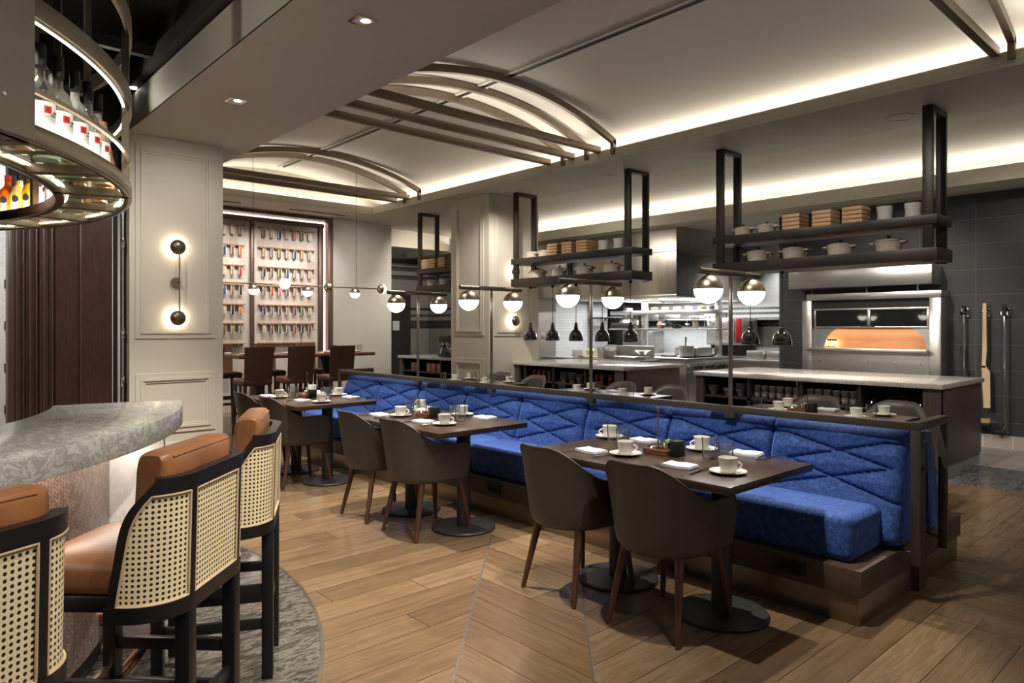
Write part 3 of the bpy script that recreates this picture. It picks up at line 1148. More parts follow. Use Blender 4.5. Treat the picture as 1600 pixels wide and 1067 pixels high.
def path(s_):
    """plan point and outward normal at signed distance s along the U-shaped back"""
    a = abs(s_)
    sg = 1 if s_ >= 0 else -1
    q = RC * PI / 2
    if a <= HB:
        return a * sg, -.22, 0, -1
    if a <= HB + q:
        f_ = (a - HB) / RC
        return sg * (HB + RC * math.sin(f_)), -.22 + RC * (1 - math.cos(f_)), sg * math.sin(f_), -math.cos(f_)
    d = a - HB - q
    return sg * (HB + RC - .0 * d), -.22 + RC + d, sg * 1, 0


def spt(s_, z, off):
    x, y, nx, ny = path(s_)
    lean = .01 * (z - .62) / .38
    return (x + nx * (off + .0), y + ny * off - lean, z)


def s_end(z):
    t_ = (z - .62) / .38
    return .388 - .058 * t_ - .085 * max(0, (t_ - .55) / .45) ** 2.4


def strip(m_, s0, s1, z0, z1, o0, o1, nu=24, nv=2, uv=False, front=False):
    def P(u, v, o):
        z = z0 + (z1 - z0) * v
        if front:
            e = s_end(z)
            a, b_ = (s0(e), s1(e))
        else:
            a, b_ = s0, s1
        return spt(a + (b_ - a) * u, z, o)

    def U(u, v):
        z = z0 + (z1 - z0) * v
        if front:
            e = s_end(z)
            a, b_ = (s0(e), s1(e))
        else:
            a, b_ = s0, s1
        return (a + (b_ - a) * u, z)
    m_.solid(lambda u, v: P(u, v, o0), lambda u, v: P(u, v, o1), nu, nv, U if uv else None)
    return m_


def outline(s0, s1, z0, z1, front=0):
    """closed border loop of a cane panel"""
    pts = []
    n_ = 14
    for i in range(n_ + 1):
        z = z0
        e = s_end(z) - .024
        b_ = s1 if not front else front * e
        pts.append(spt(s0 + (b_ - s0) * i / n_, z, .006))
    for i in range(1, n_ + 1):
        z = z0 + (z1 - z0) * i / n_
        e = s_end(z) - .024
        pts.append(spt(s1 if not front else front * e, z, .006))
    for i in range(1, n_ + 1):
        e = s_end(z1) - .024
        b_ = s1 if not front else front * e
        pts.append(spt(b_ + (s0 - b_) * i / n_, z1, .006))
    for i in range(1, n_):
        pts.append(spt(s0, z1 + (z0 - z1) * i / n_, .006))
    return pts


def cushion(w, d, z0, z1, x, y, r=.05, crown=.02):
    m_ = MB()
    rg = []

    def rr(k, z):
        pts = []
        hw, hd = w / 2 * k, d / 2 * k
        c_ = min(.07, hw * .9, hd * .9)
        for q, (cx, cy) in enumerate(((hw - c_, hd - c_), (-hw + c_, hd - c_), (-hw + c_, -hd + c_), (hw - c_, -hd + c_))):
            for i in range(7):
                a = PI / 2 * q + PI / 2 * i / 6
                pts.append((x + cx + c_ * math.cos(a), y + cy + c_ * math.sin(a), z))
        return pts
    for k, z in ((.93, z0), (.985, z0 + .012), (1, z0 + .03), (1, z1 - .03), (.985, z1 - .012), (.95, z1), (.7, z1 + crown * .7), (.35, z1 + crown)):
        rg.append(rr(k, z))
    return m_.loft(rg)


def bar_stool():
    t_ = thing('bar_stool', 'x', 'bar stool')
    fr = MB()
    E0 = HB + RC * PI / 2
    # top and bottom rails following the U, rear stiles, slanted front stiles
    strip(fr, -.268, .268, .955, 1.0, -.028, .008, 40, 2)
    strip(fr, -.393, .393, .60, .645, -.028, .010, 48, 1)
    for sg in (-1, 1):
        strip(fr, sg * (HB + .002), sg * (HB + .026), .645, .955, -.028, .008, 2, 6)
        fr_m = MB()
        strip(fr_m, lambda e, sg=sg: sg * (e - .026), lambda e, sg=sg: sg * (e + .004), .60, .998, -.028, .008, 3, 24, front=True)
        fr.join(fr_m)
    frame = build('back_frame', fr, BLACKW, t_, smooth=40)
    bk = MB()
    strip(bk, lambda e: -(e - .01), lambda e: e - .01, .64, .96, -.032, -.02, 40, 8, front=True)
    build('backing', bk, BLACKW, frame, smooth=40)
    cn = MB()
    strip(cn, -HB, HB, .645, .955, -.004, .002, 4, 4, uv=True)
    pc = build('cane_panel', cn, CANE, t_)
    build('cane_trim', MB().tube(outline(-HB, HB, .648, .952), .0038, 6, closed=True), CANEE, pc)
    for sg in (-1, 1):
        cn = MB()
        strip(cn, lambda e, sg=sg: sg * (HB + .026), lambda e, sg=sg: sg * (e - .022), .645, .955, -.004, .002, 18, 10, uv=True, front=True)
        pc = build('cane_panel', cn, CANE, t_, smooth=60)
        build('cane_trim', MB().tube(outline(sg * (HB + .028), 0, .648, .952, sg), .0038, 6, closed=True), CANEE, pc)
    build('seat_frame', MB().box(-.212, .212, -.14, .24, .605, .655), BLACKW, t_, bev=.006)
    build('seat_cushion', cushion(.44, .42, .655, .755, 0, .035), LEATH, t_, smooth=50)
    rg = []
    for i in range(21):
        u = i / 20
        x = (u - .5) * .42
        e = 1 - (abs(2 * u - 1)) ** 14 * .3
        prof = []
        for j in range(24):
            a = 2 * PI * j / 24
            ca, sa_ = math.cos(a), math.sin(a)
            cx = math.copysign(abs(ca) ** .4, ca) * .055 * e
            cz = math.copysign(abs(sa_) ** .3, sa_) * (.172 - .02 * (1 - e))
            prof.append((x, -.118 + cx - .05 * (cz + .17), .893 + cz))
        rg.append(prof)
    o = build('back_cushion', MB().loft(rg), LEATH, t_, smooth=60)
    build('seam', MB().tube([((u / 20 - .5) * .345, -.118 - .047 - .05 * .325, 1.050) for u in range(21)], .0035, 6), LEATH, o)
    for sx in (-1, 1):
        for y in (-.205, .205):
            lm = MB().box(sx * .148 - .022, sx * .148 + .022, y - .022, y + .022, 0, .61)
            build('leg', lm, BLACKW, t_, bev=.003)
    sb = MB()
    for sx in (-1, 1):
        for z in (.20, .34):
            sb.box(sx * .148 - .012, sx * .148 + .012, -.19, .19, z, z + .04)
    sb.box(-.14, .14, -.215, -.195, .26, .30)
    build('stretcher', sb, BLACKW, t_, bev=.002)
    build('foot_bar', MB().box(-.135, .135, .195, .222, .24, .285), PLINTH, t_, bev=.002)
    return t_


ST = Proto(bar_stool)
for a, w_ in ((-27.8, 'the one farthest along the bar'), (-44.9, 'the middle one of three'), (-62.3, 'the nearest, cropped by the frame')):
    x, y, _ = pol(2.66 - .22 + .02, a)
    ST.put((x, y, .004), rad(a + 90), 'black bar stool with tan leather seat and cane back, ' + w_, 'cane bar stools')

# ------------------------------------------------------------------ overhead bottle rack
rk = thing('bottle_rack', 'curved bronze bottle rack with lit glass shelves hanging above the bar', 'bottle rack', pol(1.9, -30, 2.03))
A0, A1 = -80, 62
RIMM = M('rack_rim', (.30, .26, .205), .26, 1, var=.06, vs=8)
build('outer_rim', MB().arc(BC, 2.025, 2.06, 2.03, 2.095, A0, A1, 100), RIMM, rk, bev=.008, seg=3)
build('inner_rim', MB().arc(BC, 1.745, 1.785, 2.03, 2.085, A0, A1, 90), RIMM, rk, bev=.004)
for a in range(-72, 60, 14):
    build('cross_bar', MB().arc(BC, 1.78, 2.03, 2.03, 2.062, a - .9, a + .9, 2), BRONZE, rk)
for a in range(-65, 60, 14):
    build('thin_cross_bar', MB().arc(BC, 1.78, 2.03, 2.052, 2.062, a - .2, a + .2, 1), BRONZE, rk)
build('glass_shelf', MB().arc(BC, 1.785, 2.026, 2.063, 2.069, A0, A1, 90), TINT, rk)
build('shelf_light', MB().arc(BC, 1.79, 1.80, 2.052, 2.060, A0, A1, 90).arc(BC, 2.012, 2.02, 2.052, 2.060, A0, A1, 90), STRIP, rk)
build('gallery_rail', MB().arc(BC, 2.040, 2.056, 2.20, 2.215, A0, A1, 90), BRASS, rk)
build('upper_band', MB().arc(BC, 2.035, 2.06, 2.445, 2.515, A0, A1, 90), BRONZE, rk, bev=.004)
build('band_light', MB().arc(BC, 2.022, 2.034, 2.443, 2.447, A0, A1, 90), STRIPD, rk)
build('inner_band', MB().arc(BC, 1.745, 1.775, 2.445, 2.515, A0, A1, 90), BRONZE, rk)
build('top_band', MB().arc(BC, 2.035, 2.06, 2.78, 2.86, A0, A1, 90), BRONZE, rk, bev=.004)
for a in (-44.2, -16, 12, 40):
    build('hanger_post', MB().arc(BC, 2.02, 2.05, 2.03, 3.95, a - .5, a + .5, 2), BRONZE, rk)
    build('hanger_post', MB().arc(BC, 1.755, 1.785, 2.03, 3.95, a - .6, a + .6, 2), BRONZE, rk)
sp = build('side_panel', MB().arc(BC, 1.78, 2.085, 2.035, 3.3, -80, -53.4, 14).arc(BC, 1.99, 2.085, 2.03, 3.3, -53, -44.6, 6), M('rack_panel', (.16, .145, .12), .42, .7, var=.05), rk)
sc = MB()
for a in (-58, -55.5, -51, -48):
    sc.cyl(pol(2.084, a, 2.14), pol(2.088, a, 2.14), .006, n=10)
build('screw', sc, CHROME, sp)


def text_mesh(txt, size, depth=.0004):
    cu = bpy.data.curves.new('letters', 'FONT')
    cu.body = txt
    cu.size = size
    cu.extrude = depth
    cu.align_x = 'CENTER'
    cu.align_y = 'CENTER'
    ob = bpy.data.objects.new('letters', cu)
    COL.objects.link(ob)
    me = bpy.data.meshes.new_from_object(ob.evaluated_get(bpy.context.evaluated_depsgraph_get()))
    bpy.data.objects.remove(ob)
    m_ = MB()
    m_.v = [tuple(v.co) for v in me.vertices]
    m_.f = [tuple(p_.vertices) for p_ in me.polygons]
    return m_


def wrap(m_, r, z0, a0=0):
    """bend a flat x-y drawing round a bottle of radius r facing +x"""
    out = MB()
    out.f = m_.f
    out.v = [((r + p_[2]) * math.cos(p_[0] / r + a0), (r + p_[2]) * math.sin(p_[0] / r + a0), z0 + p_[1]) for p_ in m_.v]
    return out


def rect(w, h, n=8):
    return MB().grid(lambda u, v: ((u - .5) * w, (v - .5) * h, 0), n, 1)


def vodka():
    t_ = thing('liquor_bottle', 'x', 'bottle')
    r = .046
    build('glass_body', MB().lathe([(0, 0), (r - .003, 0), (r, .006), (r, .165), (r * .97, .19), (r * .72, .222), (r * .4, .238), (.0155, .25), (.015, .285), (0, .285)], n=28), BOTGL, t_)
    lb = build('label', MB().lathe([(r + .0006, .012), (r + .0008, .012), (r + .0008, .150), (r + .0006, .150)], n=36), LABEL, t_)
    build('red_square', wrap(rect(.026, .026), r + .0014, .122, rad(-6)), RED, lb)
    build('lettering', wrap(text_mesh('K', .024), r + .002, .122, rad(-6)).join(wrap(text_mesh('etel', .016), r + .0016, .117, rad(31)))
          .join(wrap(text_mesh('VODKA', .006), r + .0016, .104, rad(22))), INK, lb)
    build('cap', MB().lathe([(0, .282), (.0185, .282), (.0185, .355), (.017, .36), (0, .36)], n=24), CAP, t_)
    return t_


VB = Proto(vodka)
for i, a in enumerate((-42.2, -38.3, -34.9, -31.0, -26.8, -22.5)):
    x, y, _ = pol(1.955, a)
    VB.put((x, y, 2.07), rad(a - 24), 'white-labelled clear bottle with red square and black cap, %s along the shelf edge' % ORD[i], 'white-labelled bottles on the rack')


def flask(col, nm):
    def f_():
        t_ = thing('liquor_bottle', 'x', 'bottle')
        build('glass_body', MB().lathe([(0, 0), (.038, 0), (.041, .008), (.041, .13), (.034, .165), (.016, .19), (.014, .215), (0, .215)], n=24, sy=1.15), M('liquor_' + nm, col, .12, Coat_Weight=.8, Emission_Color=col, Emission_Strength=0), t_)
        lb = build('label', wrap(rect(.03, .085), .0425, .06), LABEL, t_)
        build('badge', wrap(MB().lathe([(0, 0), (.02, 0), (.02, .001), (0, .001)], n=20), .0435, .10), RED if nm == 'red' else INK, lb)
        build('cap', MB().lathe([(0, .212), (.017, .212), (.017, .25), (0, .25)], n=20), RED if nm in ('red', 'orange') else CAP, t_)
        return t_
    return f_


for i, (a, col, nm) in enumerate(((31.0, (.40, .02, .03), 'red'), (27.4, (.85, .16, .01), 'orange'), (24.2, (.72, .50, .14), 'straw'), (21.0, (.88, .50, .01), 'yellow'))):
    o = flask(col, nm)()
    x, y, _ = pol(1.88, a)
    place(o, (x, y, 2.07), rad(a + 180 + 25))
    o['label'] = '%s liqueur bottle with a round badge on the far side of the rack' % nm
    o['group'] = 'coloured liqueur bottles'
WB = Proto(vodka)
for i, a in enumerate((17.6, 14.0)):
    o = dup(VB.o, (*pol(1.88, a)[:2], 2.07), rad(a + 200), 'white-labelled bottle on the far side of the rack, %s the yellow liqueur' % ('next to', 'second from')[i], 'white-labelled bottles on the rack')
AMB = M('amber_spirit', (.42, .15, .035), .1, Coat_Weight=.8)


def amber():
    t_ = thing('liquor_bottle', 'x', 'bottle')
    build('glass_body', MB().lathe([(0, 0), (.036, 0), (.038, .006), (.038, .15), (.03, .18), (.014, .2), (.014, .25), (0, .25)], n=20), AMB, t_)
    build('cap', MB().lathe([(0, .248), (.017, .248), (.017, .285), (0, .285)], n=16), M('orange_cap', (.5, .12, .03), .4), t_)
    return t_


AM = Proto(amber)
for i, a in enumerate((-17.5, -12, -7, -2, 3.5)):
    AM.put((*pol(1.95, a)[:2], 2.07), 0, 'amber spirit bottle with an orange cap, %s past the white-labelled ones' % ORD[i], 'amber bottles on the rack')
for i, a in enumerate((-63, -59, -55, -51.5, 45, 50, 55)):
    AM.put((*pol(1.88, a)[:2], 2.07), 0, 'amber bottle behind the rack side panel, %s of that row' % ORD[i] if i < 4 else 'amber bottle past the coloured liqueurs on the far rack side, %s of three' % ORD[i - 4], 'amber bottles on the rack')
t = thing('spotlight', 'small bright spotlight hanging past the bottle rack under the black ceiling', 'spotlight', (1.84, 7.6, 3.80))
build('body', MB().cyl((1.84, 7.6, 3.80), (1.86, 7.62, 3.9), .04), DARKST, t)
build('lens', MB().cyl((1.838, 7.598, 3.795), (1.841, 7.601, 3.81), .035), emis('spot_lens', (1, .95, .88), 12), t)
# more bottles crowding the lit shelf behind

k = 0
for a in range(-40, 14, 5):
    k += 1
    if k % 2:
        dup(VB.o, (*pol(1.845, a)[:2], 2.07), rad(a + 180), 'clear bottle on the inner row of the curved rack, number %d along' % k, 'inner row bottles on the rack')
    else:
        AM.put((*pol(1.845, a)[:2], 2.07), 0, 'amber bottle on the inner row of the curved rack, number %d along' % k, 'inner row bottles on the rack')
# ------------------------------------------------------------------ service counters with open cubbies


def counter(y0, y1, dividers, label, end_open=False, x0=7.3, x1=8.58):
    t_ = thing('service_counter', label, 'counter', ((x0 + x1) / 2, (y0 + y1) / 2, 0), 'stone-topped service counters')
    build('stone_top', MB().box(x0 - .03, x1 + .05, y0 - .02, y1 + .02, .853, .90), KSTONE, t_, bev=.003)
    build('kick', MB().box(x0 + .06, x1, y0 + .01, y1 - .01, 0, .11), CONC, t_)
    cb = MB().box(x0 + .50, x1, y0 + .03, y1 - .03, .11, .853)
    build('carcass', cb, PANELW, t_)
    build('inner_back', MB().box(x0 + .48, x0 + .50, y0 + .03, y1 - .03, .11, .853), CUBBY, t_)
    for y in (y0, y1 - .03):
        build('end_panel', MB().box(x0, x1, y, y + .03, .11, .853), PANELW, t_, bev=.002)
    build('stile', MB().box(x0 - .002, x0 + .05, y0 + .0, y0 + .155, .11, .853), PANELW, t_)
    build('stile', MB().box(x0 - .002, x0 + .05, y1 - .10, y1, .11, .853), PANELW, t_)
    for y in dividers:
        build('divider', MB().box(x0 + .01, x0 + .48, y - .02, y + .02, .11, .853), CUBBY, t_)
    sh = MB()
    for z in (.605, .34, .11):
        sh.box(x0 + .01, x0 + .48, y0 + .03, y1 - .03, z, z + .022)
    build('shelf', sh, CUBSH, t_)
    return t_


counter(2.115, 4.74, (2.854, 3.453, 4.06), 'stone-topped service counter with open cubbies in front of the pizza oven')
counter(5.85, 8.0, (6.548, 7.17, 7.779), 'stone-topped service counter with open cubbies between the panelled column and the cook line')
counter(9.0, 11.25, (9.95, 10.65), 'stone-topped coffee counter far behind the panelled column')
ZS = .627


def bowl():
    return tag(build('bowl', MB().lathe([(0, 0), (.03, 0), (.034, .008), (.058, .06), (.068, .066), (.066, .069), (.054, .062), (.03, .012), (0, .01)], n=24), CHINAG), 'x', 'bowl')


BO = Proto(bowl)
for st, (y, n_, w_) in enumerate(((4.60, 3, 'first'), (4.393, 2, 'second'), (4.23, 5, 'third'))):
    for k in range(n_):
        BO.put((7.45, y, ZS + .020 * k), 0, 'grey bowl, number %d up in the %s stack beside the grey cups, oven-side counter' % (k + 1, ('farthest', 'middle', 'nearest')[st]), 'grey bowls in the counter cubbies')
for st, (y, n_, w_) in enumerate(((7.08, 5, 'farthest'), (6.915, 5, 'middle'), (6.766, 4, 'nearest'))):
    for k in range(n_):
        BO.put((7.45, y, ZS + .020 * k), 0, 'grey bowl in the %s of three stacks in the column-side counter, number %d up' % (w_, k + 1), 'grey bowls in the counter cubbies')


def gcup():
    t_ = thing('grey_cup', 'x', 'cup')
    build('bowl', MB().lathe([(0, 0), (.026, 0), (.035, .012), (.040, .035), (.039, .066), (.036, .066), (.036, .03), (.03, .01), (0, .008)], n=24), CHINAG, t_)
    build('rim_band', MB().lathe([(.0392, .062), (.0400, .0625), (.0398, .070), (.036, .070), (.036, .062)], n=24), CHINA, t_)
    return t_


GC = Proto(gcup)
n_ = 0
for bay, ys in (('bowl stacks', (4.02, 3.93, 3.84, 3.75, 3.65, 3.56)), ('teapots', (3.41, 3.32, 3.225, 3.13, 3.04, 2.955))):
    for k, y in enumerate(ys):
        for r in range(2):
            GC.put((7.44, y, ZS + .071 * r), 0, 'grey pale-rimmed cup, %s row, %s of six in the cubby by the %s' % (('lower', 'upper')[r], ORD[k], bay), 'grey cups in the counter cubbies')


def teapot():
    t_ = thing('teapot', 'x', 'teapot')
    build('body', MB().lathe([(0, 0), (.04, 0), (.062, .02), (.066, .04), (.05, .068), (.03, .074), (0, .074)], n=24), LAMPBL, t_)
    ld = build('lid', MB().lathe([(0, .072), (.034, .072), (.030, .082), (.01, .088), (0, .088)], n=20), LAMPBL, t_)
    build('knob', MB().lathe([(0, .086), (.006, .088), (.010, .098), (.006, .106), (0, .107)], n=12), CHROME, ld)
    build('spout', MB().tube([(.05, 0, .03), (.085, 0, .045), (.10, 0, .072)], .010, 8, r1=.006), LAMPBL, t_)
    build('handle', MB().tube([(-.055 - .035 * math.sin(PI * i / 8), 0, .018 + .045 * i / 8) for i in range(9)], .005, 6), LAMPBL, t_)
    return t_


TP = Proto(teapot)
for k, (x, y) in enumerate(((7.45, 2.765), (7.62, 2.70), (7.45, 2.61), (7.62, 2.50), (7.45, 2.46), (7.45, 2.33))):
    TP.put((x, y, ZS), rad(200), 'small black teapot in the last cubby of the oven-side counter, %s from the cups' % ORD[k], 'black teapots')


def mug():
    t_ = thing('copper_mug', 'x', 'mug')
    build('bowl', MB().lathe([(0, 0), (.036, 0), (.040, .01), (.040, .075), (.038, .075), (.037, .01), (0, .008)], n=24), COPPER, t_)
    build('handle', MB().tube([(0, -.038 - .026 * math.sin(PI * i / 8), .014 + .045 * i / 8) for i in range(9)], .005, 6), COPPER, t_)
    return t_


MU = Proto(mug)
for k, y in enumerate((7.72, 7.60, 7.49, 7.38, 7.27)):
    for r in range(2):
        MU.put((7.46, y, ZS + .0755 * r), rad(20 * k), 'copper mug, %s row, %s from the column in the column-side counter' % (('lower', 'upper')[r], ORD[k]), 'copper mugs')
for k, y in enumerate((6.46, 6.36, 6.20, 6.10)):
    for r in range(2):
        MU.put((7.46, y, ZS + .0755 * r), rad(15 + 25 * k), 'copper mug, %s row, %s past the grey bowls in the column-side counter' % (('lower', 'upper')[r], ORD[k]), 'copper mugs')
for k, y in enumerate((7.93, 7.86)):
    GL.put((7.45, y, ZS), 0, 'clear glass in the cubby beside the panelled column, %s one' % ORD[k], 'glasses in the counter cubby')
for b, ys in enumerate(((10.95, 10.80), (10.45, 10.30, 10.12))):
    for k, y in enumerate(ys):
        for r in range(3):
            o = build('tea_box', MB().box(7.40, 7.52, y - .055, y + .055, ZS + .05 * r, ZS + .05 * r + .046), M('pink_box', (.55, .33, .25), .6) if 'pink_box' not in bpy.data.materials else bpy.data.materials['pink_box'], bev=.002)
            tag(o, 'pinkish box, level %d of the %s stack in the coffee counter %s' % (r + 1, ORD[k], ('far cubby', 'middle cubby')[b]), 'box', 'boxes in the coffee counter')

# coffee machine
t = thing('espresso_machine', 'chrome espresso machine with pale side panel on the far coffee counter', 'coffee machine', (7.75, 9.9, .90))
build('body', MB().box(7.55, 8.0, 9.62, 10.15, .96, 1.16), STEELD, t, bev=.01)
build('base', MB().box(7.40, 8.0, 9.62, 10.15, .905, .96), IRON, t, bev=.006)
build('side_panel', MB().prism([(0, 0), (.55, 0), (.45, .36), (.12, .36)], 0, .02).xf(Matrix.Translation((7.45, 10.18, .91)) @ Matrix.Rotation(PI / 2, 4, 'X')), WHITE, t)
build('head', MB().box(7.42, 8.0, 9.62, 10.15, 1.16, 1.28), IRON, t, bev=.012)
s = MB()
for y in (9.75, 9.95):
    s.cyl((7.48, y, 1.16), (7.48, y, 1.09), .035)
    s.tube([(7.46, y, 1.10), (7.30, y, 1.09)], .012, 8)
build('portafilter', s, CHROME, t)
o = build('bean_hopper', MB().lathe([(0, 0), (.07, 0), (.09, .07), (.085, .08), (0, .08)], (7.7, 9.8, 1.28), 20), IRON)
tag(o, 'dark round bean hopper on top of the espresso machine', 'hopper')


# ------------------------------------------------------------------ hanging shelves
def shelf_unit(y0, y1, label, ends=(1, 1)):
    t_ = thing('hanging_shelf', label, 'shelf', (7.24, (y0 + y1) / 2, 2.03), 'hanging shelves above the counters')
    for e, y in enumerate((y0, y1)):
        m_ = MB()
        yy = y if e == 0 else y - .085
        m_.box(7.03, 7.075, yy, yy + .085, 2.03, ZC)
        m_.box(7.40, 7.445, yy, yy + .085, 2.03, ZC)
        m_.box(7.075, 7.40, yy, yy + .085, ZC - .045, ZC)
        build('hanger_frame', m_, SHELF, t_, bev=.002)
    build('lower_shelf', MB().box(7.02, 7.455, y0 - .04, y1 + .04, 2.04, 2.155), SHELF, t_, bev=.003)
    build('upper_shelf', MB().box(7.02, 7.455, y0 - .04, y1 + .04, 2.37, 2.455), SHELF, t_, bev=.003)
    return t_


shelf_unit(2.105, 4.305, 'long two-tier hanging shelf with pots and crates in front of the oven hood')
shelf_unit(5.54, 7.735, 'two-tier hanging shelf with pots and crates beside the panelled column, above the cook line')
shelf_unit(8.98, 10.25, 'two-tier hanging shelf far behind the panelled column')


def dutch():
    t_ = thing('casserole_pot', 'x', 'pot')
    build('body', MB().lathe([(0, 0), (.105, 0), (.115, .008), (.124, .10), (.127, .108), (.12, .108), (.11, .02), (0, .02)], n=32), POT, t_)
    ld = build('lid', MB().lathe([(0, .104), (.128, .104), (.130, .112), (.115, .122), (.05, .136), (0, .138)], n=32), POT, t_)
    build('knob', MB().lathe([(0, .136), (.010, .138), (.009, .15), (.021, .156), (.021, .164), (0, .168)], n=16), POTKNOB, ld)
    for s_ in (-1, 1):
        build('handle', MB().tube([(-.05, s_ * .118, .092), (-.04, s_ * .155, .096), (.04, s_ * .155, .096), (.05, s_ * .118, .092)], .011, 8), POT, t_)
    return t_


def crock():
    return tag(build('crock', MB().lathe([(0, 0), (.07, 0), (.074, .01), (.066, .06), (.067, .085), (.076, .15), (.07, .15), (.06, .08), (.06, .02), (0, .02)], n=28), CHINAW), 'x', 'crock')


def crate():
    t_ = thing('wooden_crate', 'x', 'crate')
    build('boards', MB().box(-.11, .11, -.095, .095, .0, .036), PINE, t_, bev=.002)
    build('gap_shade_strip', MB().box(-.106, .106, -.091, .091, .036, .042), CRATEG, t_)  # solid dark strip stands for the shade between stacked crates
    return t_


PO, CK, CR = Proto(dutch), Proto(crock), Proto(crate)
for shelf, lows, ups, crs, cks in (
        ('oven-side shelf', (3.90, 3.486, 3.007, 2.549), (4.085, 3.80), (3.44, 3.12, 2.82), (2.584, 2.334)),
        ('column-side shelf', (7.42, 6.968, 6.488, 6.003), (7.546, 7.27), (6.94, 6.66, 6.38), (6.15, 5.88)),
        ('far shelf', (10.05, 9.68), (), (10.13, 9.86, 9.58), ())):
    for k, y in enumerate(lows):
        PO.put((7.24, y, 2.155), 0, 'cream lidded casserole pot, %s from the far end of the lower tier, %s' % (ORD[k], shelf), 'casserole pots on the lower tiers')
    for k, y in enumerate(ups):
        PO.put((7.24, y, 2.455), 0, 'smaller cream casserole pot, %s from the far end of the upper tier, %s' % (ORD[k], shelf), 'casserole pots on the upper tiers', (.8, .8, .85))
    for k, y in enumerate(crs):
        for z in range(4):
            CR.put((7.16, y, 2.455 + .042 * z), 0, 'pale wooden crate, level %d of the %s stack from the far end, %s' % (z + 1, ORD[k], shelf), 'stacked wooden crates')
    for k, y in enumerate(cks):
        CK.put((7.24, y, 2.455), 0, 'white waisted ceramic crock, the %s of two on the %s' % (('farther', 'nearer')[k], shelf), 'ceramic crocks')


# ------------------------------------------------------------------ heat lamps
def heat_lamp():
    t_ = thing('heat_lamp', 'x', 'lamp')
    build('cord', MB().cyl((0, 0, .25), (0, 0, .80), .0045, n=8), IRON, t_)
    build('socket', MB().lathe([(0, .160), (.027, .160), (.032, .185), (.026, .19), (.024, .225), (.02, .228), (.018, .26), (0, .262)], n=20), IRON, t_)
    build('shade', MB().lathe([(.099, .004), (.102, 0), (.103, .012), (.100, .05), (.089, .095), (.070, .13), (.045, .153), (.026, .165), (.0, .168), (.0, .16), (.04, .148), (.066, .127), (.085, .093), (.097, .05), (.100, .012)], n=36), LAMPBL, t_)
    build('ceiling_cap', MB().lathe([(0, .77), (.022, .77), (.022, .80), (0, .80)], n=14), IRON, t_)
    build('bulb', MB().lathe([(0, .05), (.03, .06), (.04, .085), (.02, .12), (0, .12)], n=16), emis('heat_bulb', (1, .82, .6), 12) if 'heat_bulb' not in bpy.data.materials else bpy.data.materials['heat_bulb'], t_)
    return t_


HL = Proto(heat_lamp)
for k, y in enumerate((7.576, 7.111, 6.651, 6.17, 5.69)):
    HL.put((7.24, y, 1.24), 0, 'glossy black heat lamp over the column-side counter, %s from the column' % ORD[k], 'heat lamps')
for k, y in enumerate((4.0, 3.627)):
    HL.put((7.24, y, 1.24), 0, 'glossy black heat lamp over the oven-side counter, the %s one' % ('farther', 'nearer')[k], 'heat lamps')

# ------------------------------------------------------------------ pizza oven
ov = thing('pizza_oven', 'wide stainless deck pizza oven glowing orange inside, set against the charcoal tiles', 'oven', (9.7, 3.62, 0))
XO = 9.55
build('body', MB().box(XO + .10, 9.85, 2.82, 4.44, 0, 1.13).box(XO + .1, 9.85, 2.82, 4.44, 1.42, 1.86), IRON, ov)
for y0, y1 in ((2.77, 2.90), (4.36, 4.49)):
    build('side_frame', MB().box(XO, 9.85, y0, y1, 0, 1.80), STEEL, ov, bev=.004)
build('top_trim', MB().box(XO - .02, 9.85, 2.76, 4.42, 1.80, 1.885), STEEL, ov, bev=.004)
build('header', MB().box(XO + .05, XO + .1, 2.9, 4.36, 1.68, 1.80), IRON, ov)
dr = build('door', MB().box(XO + .03, XO + .06, 2.91, 4.34, 1.425, 1.445).box(XO + .03, XO + .06, 2.91, 4.34, 1.66, 1.685)
           .box(XO + .03, XO + .06, 2.91, 2.935, 1.445, 1.66).box(XO + .03, XO + .06, 4.315, 4.34, 1.445, 1.66).box(XO + .03, XO + .06, 3.60, 3.64, 1.445, 1.66), STEEL, ov, bev=.002)
build('door_glass', MB().box(XO + .045, XO + .055, 2.93, 4.32, 1.44, 1.67), MIRD, dr)
build('handle', MB().tube([(XO + .03, 3.55, 1.44), (XO - .02, 3.56, 1.45), (XO - .02, 3.70, 1.45), (XO + .03, 3.71, 1.44)], .008, 8), IRON, dr)
# arched mouth
m_ = MB()
fy = [(2.905 + .03 + 1.29 * i / 24, min(1.43, 1.15 + .34 * max(0, 1 - abs(2 * i / 24 - 1) ** 3.2) ** .55)) for i in range(25)]
for i in range(24):
    a, b_ = fy[i], fy[i + 1]
    m_.add([(XO + .07, a[0], a[1]), (XO + .07, b_[0], min(1.43, b_[1])), (XO + .07, b_[0], 1.43), (XO + .07, a[0], 1.43),
            (XO + .1, a[0], a[1]), (XO + .1, b_[0], b_[1]), (XO + .1, b_[0], 1.43), (XO + .1, a[0], 1.43)],
           [(0, 1, 2, 3), (7, 6, 5, 4), (0, 4, 5, 1), (3, 2, 6, 7)])
m_.box(XO + .07, XO + .1, 4.225, 4.36, 1.15, 1.43).box(XO + .07, XO + .1, 2.9, 2.935, 1.15, 1.43)
build('mouth_panel', m_, STEELD, ov)
build('chamber', MB().box(9.81, 9.84, 2.9, 4.36, 1.13, 1.43).box(XO + .1, 9.84, 2.88, 2.9, 1.13, 1.43).box(XO + .1, 9.84, 4.36, 4.38, 1.13, 1.43), OVENB, ov)
build('deck', MB().box(XO + .0, 9.84, 2.9, 4.36, 1.12, 1.15), OVENB, ov)
build('landing_shelf', MB().box(XO - .10, XO + .05, 2.90, 4.40, 1.11, 1.155), STEEL, ov, bev=.004)
m_ = MB()
